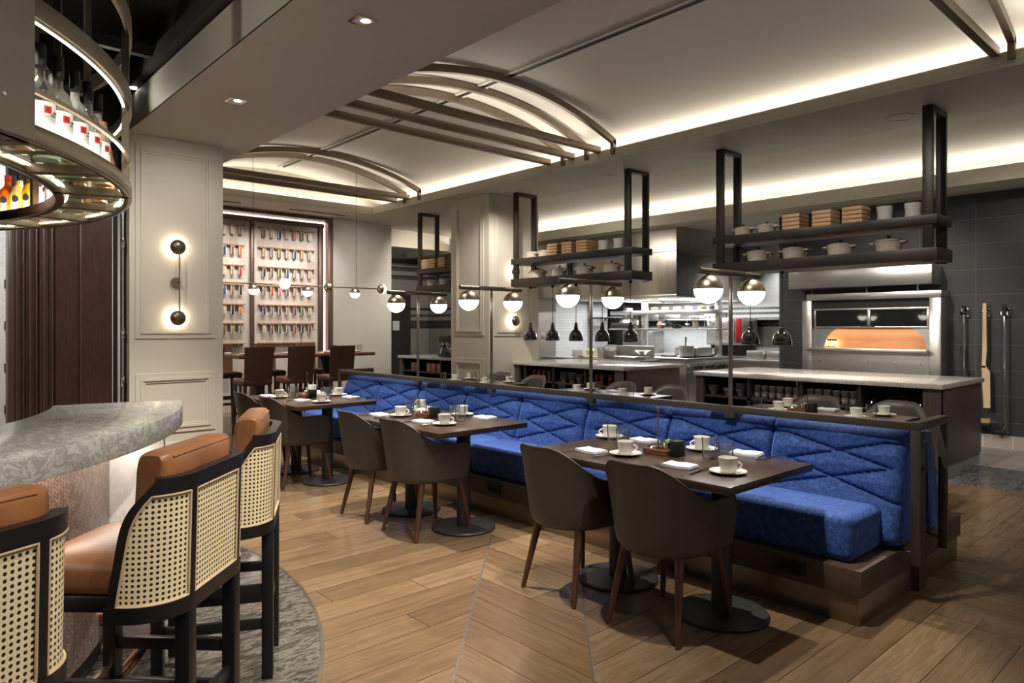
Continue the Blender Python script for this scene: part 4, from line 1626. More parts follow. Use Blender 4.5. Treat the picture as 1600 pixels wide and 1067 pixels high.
for k in range(7):
    m_.box(9.70, 9.712, 4.10 + .03 * k, 4.11 + .03 * k, 1.16, 1.26)
m_.box(9.70, 9.715, 4.08, 4.32, 1.25, 1.27).box(9.70, 9.715, 4.08, 4.32, 1.155, 1.17)
build('burner_grate', m_, IRON, ov)
build('burner_flame', MB().box(9.745, 9.75, 4.10, 4.30, 1.17, 1.245), FLAME, ov)
m_ = MB().box(XO, XO + .02, 2.9, 4.36, .1, 1.11)
fp = build('front_panel', m_, STEEL, ov)
for y in (3.0, 3.28, 3.63, 3.98, 4.24):
    build('knob', MB().cyl((XO + .005, y, .98), (XO - .03, y, .98), .012, n=12), CHROME, fp)
m_ = MB()
for y in (3.02, 3.62, 4.34):
    m_.tube([(XO + .03, y, 1.86), (XO - .02, y, 1.90), (XO - .02, y, 1.99)], .012, 8)
build('gas_pipe', m_, CHROME, ov)
t = thing('oven_hood', 'long plain stainless exhaust hood above the pizza oven', 'hood', (9.6, 3.74, 1.965))
build('canopy', MB().box(9.45, 9.85, 2.84, 4.64, 1.965, 2.20), STEEL, t, bev=.003)
s = MB()
for y in (2.87, 4.60):
    for z in (1.99, 2.08, 2.17):
        s.cyl((9.452, y, z), (9.445, y, z), .006, n=8)
build('screw', s, CHROME, t)

# hanging oven tools
HK = ('steel', 'wood', 'steel')
for k, (y, nm) in enumerate(((2.587, 'peel_pole'), (2.37, 'wooden_peel'), (2.171, 'oven_hook'))):
    t = thing('wall_hook', 'small steel wall hook holding the %s on the charcoal tiles' % ('steel pole nearer the oven', 'wooden peel', 'long steel hook')[k], 'hook', (9.82, y, 1.6), 'tool hooks')
    build('plate', MB().box(9.83, 9.85, y - .04, y + .04, 1.56, 1.66), CHROME, t, bev=.003)
    build('arm', MB().box(9.75, 9.835, y - .035, y - .025, 1.58, 1.62).box(9.75, 9.835, y + .025, y + .035, 1.58, 1.62), CHROME, t)
    if k == 0:
        t = thing('oven_pole', 'straight steel oven pole hanging on the charcoal tiles next to the pizza oven', 'tool', (9.78, y, .5))
        build('shaft', MB().cyl((9.78, y, .45), (9.78, y, 1.60), .013), CHROME, t)
        build('grip', MB().cyl((9.78, y, 1.58), (9.78, y, 1.70), .02), IRON, t)
    elif k == 1:
        t = thing('pizza_peel', 'long pale wooden pizza peel hanging on the charcoal tiles behind the counter end', 'tool', (9.78, y, .45))
        build('handle', MB().prism([(-.018, 1.72), (-.022, 1.15), (-.01, .95), (.03, .95), (.022, 1.15), (.018, 1.72)], 0, .02).xf(Matrix.Translation((9.76, y, 0)) @ Matrix(((0, 0, 1, 0), (1, 0, 0, 0), (0, 1, 0, 0), (0, 0, 0, 1)))), PEEL, t)
        build('blade', MB().prism([(-.012, .97), (-.055, .90), (-.06, .47), (.01, .47), (.032, .97)], 0, .02).xf(Matrix.Translation((9.76, y, 0)) @ Matrix(((0, 0, 1, 0), (1, 0, 0, 0), (0, 1, 0, 0), (0, 0, 0, 1)))), PEEL, t)
    else:
        t = thing('oven_rake', 'long steel oven rake with a hooked foot hanging by itself on the charcoal tiles', 'tool', (9.76, y, .2))
        build('shaft', MB().tube([(9.76, y, 1.6), (9.76, y, .28), (9.76, y + .01, .23)], .013, 10), CHROME, t)
        build('grip', MB().cyl((9.76, y, 1.56), (9.76, y, 1.70), .021), IRON, t)
        build('foot', MB().box(9.74, 9.78, y - .01, y + .10, .18, .215), IRON, t, bev=.003)
t = thing('brush', 'black floor brush with tan bristles leaning at the tiled wall behind the counter end', 'brush', (9.72, 2.36, .25))
build('head', MB().box(9.69, 9.76, 2.30, 2.48, .26, .30), IRON, t, bev=.004)
build('bristles', MB().box(9.69, 9.76, 2.30, 2.46, .30, .345), BRISTLE, t)
build('handle', MB().cyl((9.73, 2.46, .28), (9.80, 2.62, 1.2), .012), IRON, t)

# ------------------------------------------------------------------ cook line
hd = thing('exhaust_hood', 'huge brushed stainless exhaust hood over the cook line', 'hood', (10.5, 7.65, 1.95))
HOODM = M('hood_steel', (.50, .47, .42), .3, 1, var=.25, vs=1.3, vec=(1, 2.2, .35))
build('canopy', MB().box(9.464, 11.6, 6.51, 8.82, 1.97, 3.085), HOODM, hd, bev=.003)
build('seam', MB().box(9.459, 11.6, 6.505, 8.82, 2.66, 2.668), CHROME, hd)
build('lower_lip', MB().box(9.44, 11.6, 6.49, 8.84, 1.92, 1.965), STEEL, hd, bev=.003)
build('hood_light', MB().box(9.8, 11.4, 7.0, 7.1, 1.912, 1.92).box(9.8, 11.4, 8.2, 8.3, 1.912, 1.92), emis('hood_lamp', (.95, .97, 1), 14), hd)
o = build('stainless_duct_panel', MB().box(9.30, 9.38, 8.84, 9.56, 1.98, 3.08), HOODM, bev=.003)
tag(o, 'plain stainless panel between the large hood and the white tiled pilaster', 'panel')

rg = thing('range', 'stainless cooking range block with rows of black knobs at its end', 'range', (10.4, 7.3, 0))
build('body', MB().box(9.5, 11.5, 6.35, 8.75, .08, .90), STEEL, rg, bev=.004)
build('top', MB().box(9.45, 11.55, 6.30, 8.78, .90, .935), STEEL, rg, bev=.004)
cp = build('control_panel', MB().box(9.5, 11.5, 6.28, 6.35, .72, .86), STEEL, rg, bev=.006)
for x in (9.65, 9.78, 9.98, 10.11, 10.32, 10.45, 10.66, 10.8):
    build('knob', MB().cyl((x, 6.28, .79), (x, 6.24, .79), .032, n=14), IRON, cp)
build('oven_door', MB().box(9.55, 10.4, 6.325, 6.35, .18, .66).box(10.5, 11.4, 6.325, 6.35, .18, .66), STEELD, rg, bev=.004)
gr = MB()
for x in (9.7, 10.2, 10.7, 11.1):
    for y in (6.5, 6.9):
        gr.box(x, x + .35, y, y + .03, .935, .955).box(x + .16, x + .19, y - .1, y + .2, .935, .955)
build('grate', gr, IRON, rg)
pt = thing('prep_table', 'long stainless prep table along the cook line behind the column-side counter', 'table', (9.25, 7.9, 0))
build('top', MB().box(8.95, 9.44, 6.85, 9.10, .86, .90), STEEL, pt, bev=.004)
build('lower_shelf', MB().box(9.0, 9.42, 6.9, 9.05, .25, .28), STEEL, pt)
lg = MB()
for x in (9.0, 9.4):
    for y in (6.92, 7.98, 9.03):
        lg.cyl((x, y, 0), (x, y, .86), .02)
build('leg', lg, STEEL, pt)
tr = thing('side_table', 'stainless table between the range and the charcoal wall', 'table', (11.0, 5.5, 0))
build('top', MB().box(10.35, 11.75, 5.05, 6.1, .87, .91), STEEL, tr, bev=.004)
build('cabinet', MB().box(10.4, 11.75, 5.1, 6.05, 0, .87), STEELD, tr)

ps = thing('pass_shelf', 'stainless double shelf on perforated uprights above the range', 'shelf', (10.6, 7.4, .935))
for y in (8.0, 6.45):
    up = MB().box(10.56, 10.66, y - .04, y + .04, .935, 1.97)
    u_ = build('upright', up, STEEL, ps, bev=.003)
    hl = MB()
    for k in range(16):
        hl.cyl((10.558, y, 1.05 + .055 * k), (10.555, y, 1.05 + .055 * k), .008, n=8)
    build('hole', hl, VENT, u_)
build('lower_shelf', MB().box(10.4, 10.85, 6.35, 8.7, 1.385, 1.41), STEEL, ps, bev=.003)
build('upper_shelf', MB().box(10.45, 10.85, 6.35, 8.7, 1.665, 1.69).box(10.44, 10.45, 6.35, 8.7, 1.665, 1.74), STEEL, ps, bev=.003)
wl = thing('wall_shelf', 'stainless shelf on the striped tile wall behind the range', 'shelf', (11.65, 7.0, 1.55))
build('board', MB().box(11.5, 11.8, 5.1, 8.85, 1.56, 1.585).box(11.5, 11.8, 6.6, 8.85, 1.90, 1.925), STEEL, wl, bev=.003)
bk_ = MB()
for y in (5.4, 6.8, 8.5):
    bk_.prism([(0, 0), (.28, 0), (.28, -.15)], 0, .02).xf(Matrix.Identity(4))
build('bracket', MB().box(11.7, 11.8, 5.4, 5.42, 1.44, 1.56).box(11.7, 11.8, 7.4, 7.42, 1.44, 1.56), STEEL, wl)

cv = thing('convection_oven', 'grey double-door convection oven with a red control strip on the cook line', 'oven', (11.3, 6.6, .935))
build('body', MB().box(11.05, 11.55, 6.24, 6.96, 1.12, 1.60), STEELD, cv, bev=.008)
build('stand', MB().box(11.1, 11.5, 6.3, 6.9, .935, 1.12), IRON, cv)
for y0, y1 in ((6.40, 6.64), (6.68, 6.93)):
    d_ = build('door', MB().box(11.03, 11.06, y0, y1, 1.16, 1.57), STEEL, cv, bev=.01)
    m_ = MB()
    for a in range(5):
        for b_ in range(3):
            m_.cyl((11.031, y0 + .05 + .035 * a, 1.25 + .1 * b_), (11.026, y0 + .05 + .035 * a, 1.25 + .1 * b_), .009, n=8)
    build('light_hole', m_, WHITE, d_)
build('control_strip', MB().box(11.035, 11.06, 6.26, 6.37, 1.16, 1.58), REDP, cv, bev=.004)

sl = thing('salamander_grill', 'wide brown-black salamander grill mounted over the cook line', 'grill', (10.7, 8.5, 1.41))
build('body', MB().box(10.42, 10.85, 8.08, 8.68, 1.415, 1.52), BRONZE, sl, bev=.006)
build('front_slots', MB().box(10.40, 10.42, 8.12, 8.64, 1.43, 1.47), IRON, sl)
build('chimney', MB().lathe([(0, 0), (.2, 0), (.16, .06), (.07, .10), (.07, .28), (0, .28)], (10.62, 8.38, 1.52), 24), STEEL, sl)


def pan(nm, lab, cat, prof, loc, mat, n=24, **k):
    o_ = build(nm, MB().lathe(prof, loc, n, **k), mat)
    return tag(o_, lab, cat)


PIN = [(0, 0), (.07, 0), (.075, .01), (.075, .15), (.071, .15), (.070, .012), (0, .012)]
pan('steel_container', 'tall stainless container on the prep table, the one by the ladle', 'container', PIN, (9.2, 7.85, .90), STEEL)
pan('steel_container', 'smaller stainless container on the prep table beside the black bag', 'container', [(r * .8, z * .9) for r, z in PIN], (9.2, 7.62, .90), STEEL)
pan('black_bag', 'small black rounded bag on the prep table between two steel containers', 'bag', [(0, 0), (.08, 0), (.085, .06), (.06, .13), (.02, .16), (0, .16)], (9.36, 7.82, .90), IRON)
pan('white_bin', 'white plastic tub heaped with clear wrap at the pilaster end of the prep table', 'tub', [(0, 0), (.11, 0), (.125, .13), (.118, .13), (.105, .01), (0, .01)], (9.2, 8.42, .90), WHITE, 4)
pan('lemon_bin', 'clear tub of yellow-green lemons near the white tub on the prep table', 'tub', [(0, 0), (.07, 0), (.08, .12), (.05, .16), (0, .17)], (9.36, 8.25, .90), M('lemons', (.5, .5, .15), .5, var=.4, vs=30))
pan('mixing_bowl', 'wide shallow steel bowl on a stand at the corner of the range', 'bowl', [(0, 0), (.05, 0), (.12, .05), (.14, .06), (.13, .062), (.11, .05), (.04, .01), (0, .01)], (9.2, 6.98, .99), STEEL)
m_ = MB()
for a in (0, 2.1, 4.2):
    m_.tube([(9.2 + .09 * math.cos(a), 6.98 + .09 * math.sin(a), .90), (9.2 + .05 * math.cos(a), 6.98 + .05 * math.sin(a), .995)], .006, 6)
tag(build('bowl_stand', m_, CHROME), 'wire stand under the wide shallow steel bowl', 'stand')
pan('stock_pot', 'stainless stock pot with utensils standing on the range', 'pot', [(0, 0), (.12, 0), (.125, .01), (.125, .17), (.118, .17), (.116, .012), (0, .012)], (9.8, 6.55, .955), STEEL)
m_ = MB()
for k in range(4):
    m_.tube([(9.8 + .03 * k - .04, 6.55 + .02 * k, .98), (9.74 + .06 * k, 6.50 + .05 * k, 1.27)], .006, 6)
tag(build('ladles', m_, CHROME), 'steel ladle handles rising out of the stock pot', 'utensils')
tag(build('steel_tray', MB().box(8.97, 9.40, 6.95, 7.55, .905, .925).box(8.97, 9.40, 6.95, 7.55, .93, .95), STEEL, bev=.004), 'stack of flat steel trays at the range end of the prep table', 'tray')
o = build('splash_guard', MB().box(9.46, 9.48, 6.95, 7.75, .92, 1.12), STEELD, bev=.02)
tag(o, 'grey steel splash guard standing along the range edge', 'guard')
o = build('splash_guard', MB().box(8.97, 8.99, 7.40, 7.62, .90, 1.05), STEELD, bev=.03)
tag(o, 'small rounded grey steel guard on the prep table edge', 'guard')
o = build('warming_pan', MB().box(9.9, 10.35, 6.4, 6.85, .955, 1.10), STEEL, bev=.02)
tag(o, 'bright square steel pan on the range next to the stock pot', 'pan')
for k, (y, z) in enumerate(((5.4, .91), (5.75, .91))):
    o = build('food_warmer', MB().box(10.55, 11.0, y - .15, y + .15, z, z + .14), STEEL, bev=.012)
    tag(o, 'stainless food warmer box on the side table, the %s the charcoal wall' % ('nearer', 'farther from')[k], 'warmer', 'food warmers')
pan('clay_bowl', 'brown round bread in a white bowl on the pass shelf', 'bowl', [(0, 0), (.05, 0), (.085, .06), (.08, .09), (.05, .14), (0, .16)], (10.6, 7.62, 1.41), M('clay', (.32, .19, .11), .6))
m_ = MB()
for k in range(7):
    a = k * .9
    m_.lathe([(0, 0), (.07, 0), (.10, .025), (.095, .03), (.06, .008), (0, .008)], (10.6 + .03 * math.sin(a), 7.28 + .03 * k, 1.41 + .018 * k), 18)
    m_.tube([(10.52, 7.28 + .03 * k, 1.44 + .018 * k), (10.42, 7.22 + .03 * k, 1.47 + .018 * k)], .01, 6)
tag(build('skillets', m_, IRON), 'pile of small black skillets with handles on the pass shelf', 'pans')
pan('utensil_jar', 'steel jar of wooden and red utensils on the pass shelf', 'jar', [(0, 0), (.05, 0), (.052, .11), (.048, .11), (.047, .01), (0, .01)], (10.6, 6.90, 1.41), STEEL)
m_ = MB()
for k in range(6):
    m_.tube([(10.6, 6.90 + .006 * k, 1.43), (10.58 + .01 * k, 6.80 + .04 * k, 1.62)], .007, 6)
tag(build('utensils', m_, PINE), 'wooden utensil handles in the steel jar on the pass shelf', 'utensils')
for k, (y, c_) in enumerate(((8.0, (.6, .58, .55)), (7.78, (.32, .16, .10)), (7.55, (.6, .42, .2)), (7.3, (.62, .44, .34)), (7.05, (.5, .5, .45)), (6.78, (.45, .42, .1)), (6.6, (.6, .6, .58)))):
    mt = M('jar_content', c_, .5)
    o = pan('spice_tub', '%s tub from the pilaster end of the upper pass shelf' % ORD[k], 'tub', [(0, 0), (.06, 0), (.068, .10), (.06, .11), (0, .115)], (10.62, y, 1.69), mt)
    o['group'] = 'tubs on the upper pass shelf'
o = build('microwave', MB().box(11.0, 11.5, 8.2, 8.85, 1.41 - .475, 1.36), STEELD, bev=.01)
tag(o, 'grey steel box oven at the far end of the cook line', 'oven')
o = build('tall_cabinet', MB().box(11.1, 11.7, 8.9, 9.6, 0, 1.9), M('dark_cabinet', (.03, .026, .022), .4), bev=.006)
tag(o, 'dark tall cabinet beyond the cook line next to the tiled pilaster', 'cabinet')
o = build('stainless_upright_fridge', MB().box(11.0, 11.75, 9.65, 10.4, 0, 2.0), STEELD, bev=.01)
tag(o, 'dull steel upright refrigerator behind the tiled pilaster', 'refrigerator')
t = thing('shelf_rack', 'stainless rack of trays and wrap beside the cook line cabinet', 'rack', (10.9, 9.0, 1.2))
build('rail', MB().box(10.3, 10.32, 8.75, 9.14, 1.46, 1.60).box(10.3, 10.9, 8.75, 9.14, 1.62, 1.64), STEEL, t, bev=.004)
build('post', MB().box(10.3, 10.34, 9.09, 9.13, 0, 1.97), STEEL, t)
o = build('power_socket', MB().box(9.392, 9.4, 9.45, 9.55, 1.24, 1.33), WHITE, bev=.003)
tag(o, 'white wall socket on the white tiled pilaster', 'socket')
o = build('far_door', MB().box(8.75, 9.3, 13.85, 13.898, 0, 2.3), M('far_door_wood', (.035, .03, .027), .45, var=.2, vs=8))
tag(o, 'dark wood door in the grey striped tile wall behind the coffee counter', 'door')
o = build('notice', MB().box(8.80, 8.98, 13.838, 13.85, 1.36, 1.58), SCREEN)
tag(o, 'pale printed notice fixed to the far dark door', 'notice')

# more cook line ware
for k, (x, y, z, sc) in enumerate(((9.75, 8.3, .955, .8), (10.15, 8.45, .955, 1.0), (9.72, 7.95, .955, .6), (10.5, 6.7, .955, .9), (11.0, 6.75, .955, .7))):
    pan('sauce_pot', 'steel sauce pot on the range, %s counting from the pilaster end' % ORD[k], 'pot', [(r * sc, q * sc) for r, q in [(0, 0), (.12, 0), (.125, .01), (.125, .15), (.118, .15), (.116, .012), (0, .012)]], (x, y, z), STEEL)['group'] = 'sauce pots on the range'
for k, y in enumerate((8.05, 8.18)):
    tag(build('cutting_board', MB().box(9.02, 9.32, y - .05, y + .05, .905, .925 + .02 * k), (WHITE, PINE)[k], bev=.004), '%s cutting board lying on the prep table' % ('white plastic', 'pale wooden')[k], 'board')
for k, y in enumerate((6.55, 7.0, 7.5, 8.1)):
    t_ = thing('hanging_ladle', 'steel ladle hanging under the upper pass shelf, %s from the convection oven' % ORD[k], 'ladle', (10.5, y, 1.45), 'hanging ladles')
    build('handle', MB().cyl((10.5, y, 1.50), (10.5, y, 1.66), .006, n=8), CHROME, t_)
    build('scoop', MB().lathe([(0, 0), (.03, .012), (.042, .035), (.039, .035), (.028, .014), (0, .004)], (10.5, y, 1.465), 16), CHROME, t_)
for k, (y, w) in enumerate(((7.15, .16), (8.05, .20), (8.5, .14))):
    o = build('food_pan', MB().box(11.53, 11.78, y - w, y + w, 1.585, 1.69), STEEL, bev=.01)
    o['group'] = 'pans on the wall shelf'
    tag(o, 'stainless food pan on the rear wall shelf, %s from the convection oven' % ORD[k], 'pan', 'pans on the wall shelf')
for k, x in enumerate((11.0, 11.35)):
    tag(build('folded_cloth', MB().box(x, x + .25, 5.25, 5.6, .91, .95 + .03 * k), M('kitchen_cloth', (.72, .70, .60), .8) if k == 0 else bpy.data.materials['kitchen_cloth'], bev=.012),
        'stack of folded cream cloths on the side table, the %s one' % ('nearer', 'farther')[k], 'cloth', 'folded kitchen cloths')
# ------------------------------------------------------------------ spice wall
sf = thing('spice_wall_frame', 'bronze framed spice display with a lit border on the far wall', 'frame', (4.6, 11.85, 0))
fr = MB()
fr.box(2.9, 6.05, 11.83, 11.90, 3.26, 3.33).box(5.95, 6.03, 11.83, 11.90, 0, 3.26).box(4.69, 4.745, 11.83, 11.90, 0, 3.26)
build('inner_frame', fr, SPICEF, sf, bev=.004)
build('outer_frame', MB().box(2.9, 6.20, 11.78, 11.90, 3.39, 3.448).box(6.10, 6.20, 11.78, 11.90, 0, 3.39), SPICEF, sf, bev=.004)
build('light_border', MB().box(2.9, 6.085, 11.86, 11.88, 3.345, 3.362).box(6.058, 6.078, 11.86, 11.88, 0, 3.345), STRIPW, sf)


SPC = {}


def spice_col(c_):
    if c_ not in SPC:
        SPC[c_] = M('spice_' + c_, SPN[c_], .7, var=.35, vs=90)
    return SPC[c_]


SPN = {'white': (.74, .72, .68), 'cream': (.60, .50, .36), 'grey': (.22, .20, .18), 'navy': (.03, .05, .09), 'brown': (.20, .10, .055), 'orange': (.62, .20, .03),
       'red': (.36, .05, .04), 'pink': (.62, .22, .22), 'black': (.02, .02, .02), 'olive': (.25, .22, .07), 'green': (.10, .16, .05), 'tan': (.42, .27, .15),
       'maroon': (.18, .045, .045), 'blue': (.05, .09, .22), 'sand': (.50, .38, .26), 'mustard': (.45, .30, .06), 'rust': (.45, .12, .03), 'yellow': (.60, .45, .14), 'speckled': (.40, .33, .27)}
ROWS_R = [('maroon', 'sand', 'navy', 'cream', 'pink', 'brown', 'white'), ('tan', 'grey', 'olive', 'speckled', 'navy', 'mustard', 'sand'),
          ('black', 'brown', 'green', 'blue', 'tan', 'speckled', 'sand'), ('grey', 'rust', 'pink', 'brown', 'tan', 'grey', 'cream'),
          ('navy', 'grey', 'brown', 'tan', 'maroon', 'green', 'yellow'), ('cream', 'brown', 'green', 'grey', 'red', 'black', 'maroon')]
ROWS_L = [('white', 'cream', 'grey'), ('navy', 'brown', 'orange'), ('cream', 'tan', 'red'), ('blue', 'olive', 'black'), ('cream', 'black', 'orange'), ('brown', 'mustard', 'grey')]
ZR = [3.16, 2.816, 2.473, 2.148, 1.812, 1.49, 1.15]
TUBES = {}


def spice_tube(c_, loc, label):
    if c_ not in TUBES:
        t_ = thing('spice_tube', label, 'spice tube', (0, 0, 0), 'spice tubes on the wall')
        m_ = MB()
        arc_ = [(-.026, -.15), (-.026, -.03)] + [(-.026 * math.cos(PI * i / 10), -.03 + .026 * math.sin(PI * i / 10)) for i in range(1, 10)] + [(.026, -.03), (.026, -.15)]
        m_.tube([(x, 0, z) for x, z in arc_], .0065, 6)
        build('holder', m_, TUBEW, t_)
        build('spice', MB().lathe([(0, -.155), (.017, -.155), (.020, -.145), (.020, -.035), (.012, -.02), (0, -.018)], (0, .0, 0), 14), spice_col(c_), t_)
        place(t_, loc)
        TUBES[c_] = t_
        return t_
    return dup(TUBES[c_], loc, 0, label)


RN = ('top', 'second', 'third', 'fourth', 'fifth', 'sixth')
for r in range(7):
    z = ZR[r]
    for pn, x0, x1 in (('wide', 4.83, 5.87), ('narrow', 3.6, 4.585)):
        pg = MB().box(x0, x1, 11.825, 11.90, z, z + .016)
        k = 0
        x = x0 + .04
        while x < x1 - .03:
            pg.cyl((x, 11.825, z - .004), (x, 11.895, z - .004), .012, n=8)
            x += .07
        tag(build('peg_rail', pg, RAILW), 'thin brown peg rail, %s of seven from the top, in the %s spice panel' % (ORD[r], pn), 'rail', 'peg rails')
    if r < 6:
        for i, c_ in enumerate(ROWS_R[r]):
            spice_tube(c_, (4.925 + .141 * i, 11.845, z - .008), 'spice tube of %s spice, %s in the %s row of the wide panel' % (c_, ORD[i], RN[r]))
        for i, c_ in enumerate(ROWS_L[r]):
            spice_tube(c_, (4.245 + .135 * i, 11.845, z - .008), 'spice tube of %s spice, %s in the %s row beside the panelled column' % (c_, ORD[i], RN[r]))

# ------------------------------------------------------------------ communal table and stools
t = thing('communal_table', 'high brown communal table in front of the spice wall', 'table', (4.6, 10.05, 0))
CW = M('communal_wood', (.15, .075, .045), .28, var=.35, vs=10, vec=(.5, 4, 1), Coat_Weight=.4)
build('tabletop', MB().box(3.60, 5.72, 9.50, 10.62, .995, 1.05), CW, t, bev=.008)
for x in (4.1, 5.2):
    build('pedestal', MB().lathe([(0, 0), (.30, 0), (.30, .02), (.10, .06), (.055, .3), (.055, .7), (.12, .95), (.2, .995), (0, .995)], (x, 10.05, 0), 24), IRON, t)


def high_stool():
    t_ = thing('high_stool', 'x', 'stool')

    def bo(u, v):
        a = (u - .5) * 1.5
        return (.20 * math.sin(a) / math.sin(.75) * (1 - .06 * (1 - v)), -.215 - .05 * v + .09 * (1 - math.cos(a)) * 1.2, .70 + .47 * v)

    def bi(u, v):
        p_ = bo(u, v)
        return (p_[0] * .9, p_[1] + .045, p_[2] - .004)
    build('backrest', MB().solid(bi, bo, 16, 8), BROWNL, t_, smooth=60)
    build('seat', cushion(.42, .42, .66, .74, 0, 0, crown=.015), BROWNL, t_, smooth=50)
    for sx in (-1, 1):
        for sy in (-1, 1):
            build('leg', MB().tube([(sx * .165, sy * .16, .67), (sx * .185, sy * .19, 0)], .026, 4, r1=.02), LEDGE, t_)
    s_ = MB().box(-.17, .17, -.185, -.165, .30, .36).box(-.17, .17, .17, .19, .25, .29)
    for sx in (-1, 1):
        s_.box(sx * .178 - .01, sx * .178 + .01, -.17, .17, .36, .42)
    build('stretcher', s_, LEDGE, t_)
    return t_


HS = Proto(high_stool)
for k, (x, y) in enumerate(((3.05, 9.30), (3.69, 9.26), (4.28, 9.26), (4.905, 9.26))):
    HS.put((x, y, 0), 0, ('dark brown high stool half hidden by the panelled column' if k == 0 else 'dark brown leather high stool at the communal table, %s from the panelled column' % ORD[k - 1]), 'high stools at the communal table')
for k, x in enumerate((3.9, 4.6, 5.3)):
    HS.put((x, 10.86, 0), PI, 'high stool on the spice wall side of the communal table, %s from the panelled column' % ORD[k], 'high stools by the spice wall')
PLT = Proto(lambda: tag(build('plate', MB().lathe([(0, 0), (.06, 0), (.11, .012), (.112, .015), (.06, .005), (0, .004)], n=28), CHINA), 'x', 'plate'))
for k, x in enumerate((3.8, 4.42, 5.05, 5.5)):
    PLT.put((x, 9.72, 1.05), 0, 'white plate on the communal table, %s from the panelled column' % ORD[k], 'plates on the communal table')
    GL.put((x + .2, 9.95, 1.05), 0, 'clear glass on the communal table, %s from the panelled column' % ORD[k], 'glasses on the communal table')
    NA.put((x - .12, 10.25, 1.05), 0, 'white napkin on the communal table, %s from the panelled column' % ORD[k], 'napkins on the communal table')
caddy(4.68, 9.9, 1.05, 'communal')

# ------------------------------------------------------------------ linear pendant
PY, PZ = 9.9, 2.06
t = thing('linear_pendant', 'long thin brass pendant bar with half-brass globes over the communal table', 'pendant lamp', (4.8, PY, 1.9))
build('bar', MB().cyl((3.45, PY, PZ), (6.05, PY, PZ), .011, n=10), BRASS, t)


def half_globe(c_, d, r=.078):
    """opal half towards d, brass half away"""
    q = Vector((0, 0, -1)).rotation_difference(Vector(d)).to_matrix().to_4x4()
    m_ = Matrix.Translation(c_) @ q
    a_ = MB().lathe([(0, -r)] + [(r * math.cos(rad(a)), r * math.sin(rad(a))) for a in range(-80, 1, 10)] + [(0, 0)], n=24).xf(m_)
    b_ = MB().lathe([(0, .001)] + [(r * 1.015 * math.cos(rad(a)), r * 1.015 * math.sin(rad(a))) for a in range(0, 90, 10)] + [(0, r * 1.015)], n=24).xf(m_)
    g_ = build('globe_shade', a_, OPAL, t)
    build('brass_cap', b_, BRASS, g_)


for c_, d in (((3.96, PY, PZ - .085), (0, 0, -1)), ((4.40, PY - .06, PZ + .01), (-.35, -1, 0)), ((4.78, PY, PZ - .085), (0, 0, -1)), ((5.15, PY + .03, PZ - .01), (.2, 1, 0)),
              ((5.59, PY, PZ - .085), (0, 0, -1)), ((6.08, PY, PZ), (1, .0, 0)), ((3.42, PY, PZ), (-1, 0, 0))):
    half_globe(c_, d)
for x in (3.95, 5.61):
    build('wire', MB().cyl((x, PY, PZ), (x, PY, vault_z(x)), .003, n=6), IRON, t)
    build('canopy', MB().cyl((x, PY, vault_z(x) - .02), (x, PY, vault_z(x)), .06, n=20), CEIL, t)


# ------------------------------------------------------------------ wall sconces
GLOWD = emis('sconce_glow', (1, .88, .68), 22)


def sconce(x, lab):
    y = 7.99
    t_ = thing('wall_sconce', lab, 'wall lamp', (x, y, 1.91), 'twin dome sconces')
    build('backplate', MB().cyl((x - .012, y - .0, 1.915), (x - .012, y - .03, 1.915), .05, n=28), BRASS, t_)
    rd = MB().cyl((x, y - .11, 1.55), (x, y - .11, 2.24), .0075, n=10).cyl((x, y - .02, 1.915), (x, y - .11, 1.915), .008, n=8)
    build('rod', rd, BRASS, t_)
    for z in (2.29, 1.53):
        mt = Matrix.Translation((x, y - .055, z)) @ Matrix.Rotation(PI / 2, 4, 'X')
        pr = [(.0, 0), (.078, 0)] + [(.080 * math.cos(rad(a)), .062 * math.sin(rad(a))) for a in range(0, 90, 10)] + [(0, .062)]
        dm = build('dome', MB().lathe(pr, n=32).xf(mt), BRONZE, t_)
        build('glow_disc', MB().cyl((x, y - .052, z), (x, y - .036, z), .068, n=24), GLOWD, dm)
    return t_


sconce(2.353, 'twin-dome bronze wall sconce glowing on the panelled column by the bar')
sconce(7.26, 'twin-dome bronze wall sconce on the panelled column at the kitchen counter')


# ------------------------------------------------------------------ lights
def lamp_obj(name, kind, loc, energy, col=(1, .88, .72), **k):
    d = bpy.data.lights.new(name, kind)
    d.energy = energy
    d.color = col
    o = bpy.data.objects.new(name, d)
    COL.objects.link(o)
    o.location = loc
    tgt = k.pop('target', None)
    for a, v in k.items():
        setattr(d, a, v)
    if tgt is not None:
        o.rotation_euler = (Vector(tgt) - Vector(loc)).to_track_quat('-Z', 'Y').to_euler()
    return o


def area(name, x0, x1, y0, y1, z, energy, up=True, col=(1, .87, .70), tilt=0):
    o = lamp_obj(name, 'AREA', ((x0 + x1) / 2, (y0 + y1) / 2, z), energy, col, shape='RECTANGLE', size=x1 - x0, size_y=y1 - y0)
    o.rotation_euler = (PI if up else 0, tilt, 0)
    return o


WARM = (1, .92, .81)
CW_ = (1, .945, .86)
area('cove_light', 6.61, 6.69, -2.5, 10.9, 3.555, 40, col=CW_, tilt=rad(-30))
area('cove_light', 3.3, 6.4, 10.92, 11.04, 3.515, 13, col=CW_)
area('cove_light', 2.90, 3.0, -2.5, 10.9, 3.60, 20, col=CW_, tilt=rad(25))
area('cove_light', 9.35, 9.43, -2.5, 12.1, 3.20, 75, col=CW_, tilt=rad(-38))
for y0, y1 in ((5.58, 5.75), (6.01, 6.14), (9.5, 9.68), (1.1, 1.36)):
    area('beam_uplight', 3.4, 6.3, y0 + .04, y1 - .04, 3.63, 7, col=CW_)


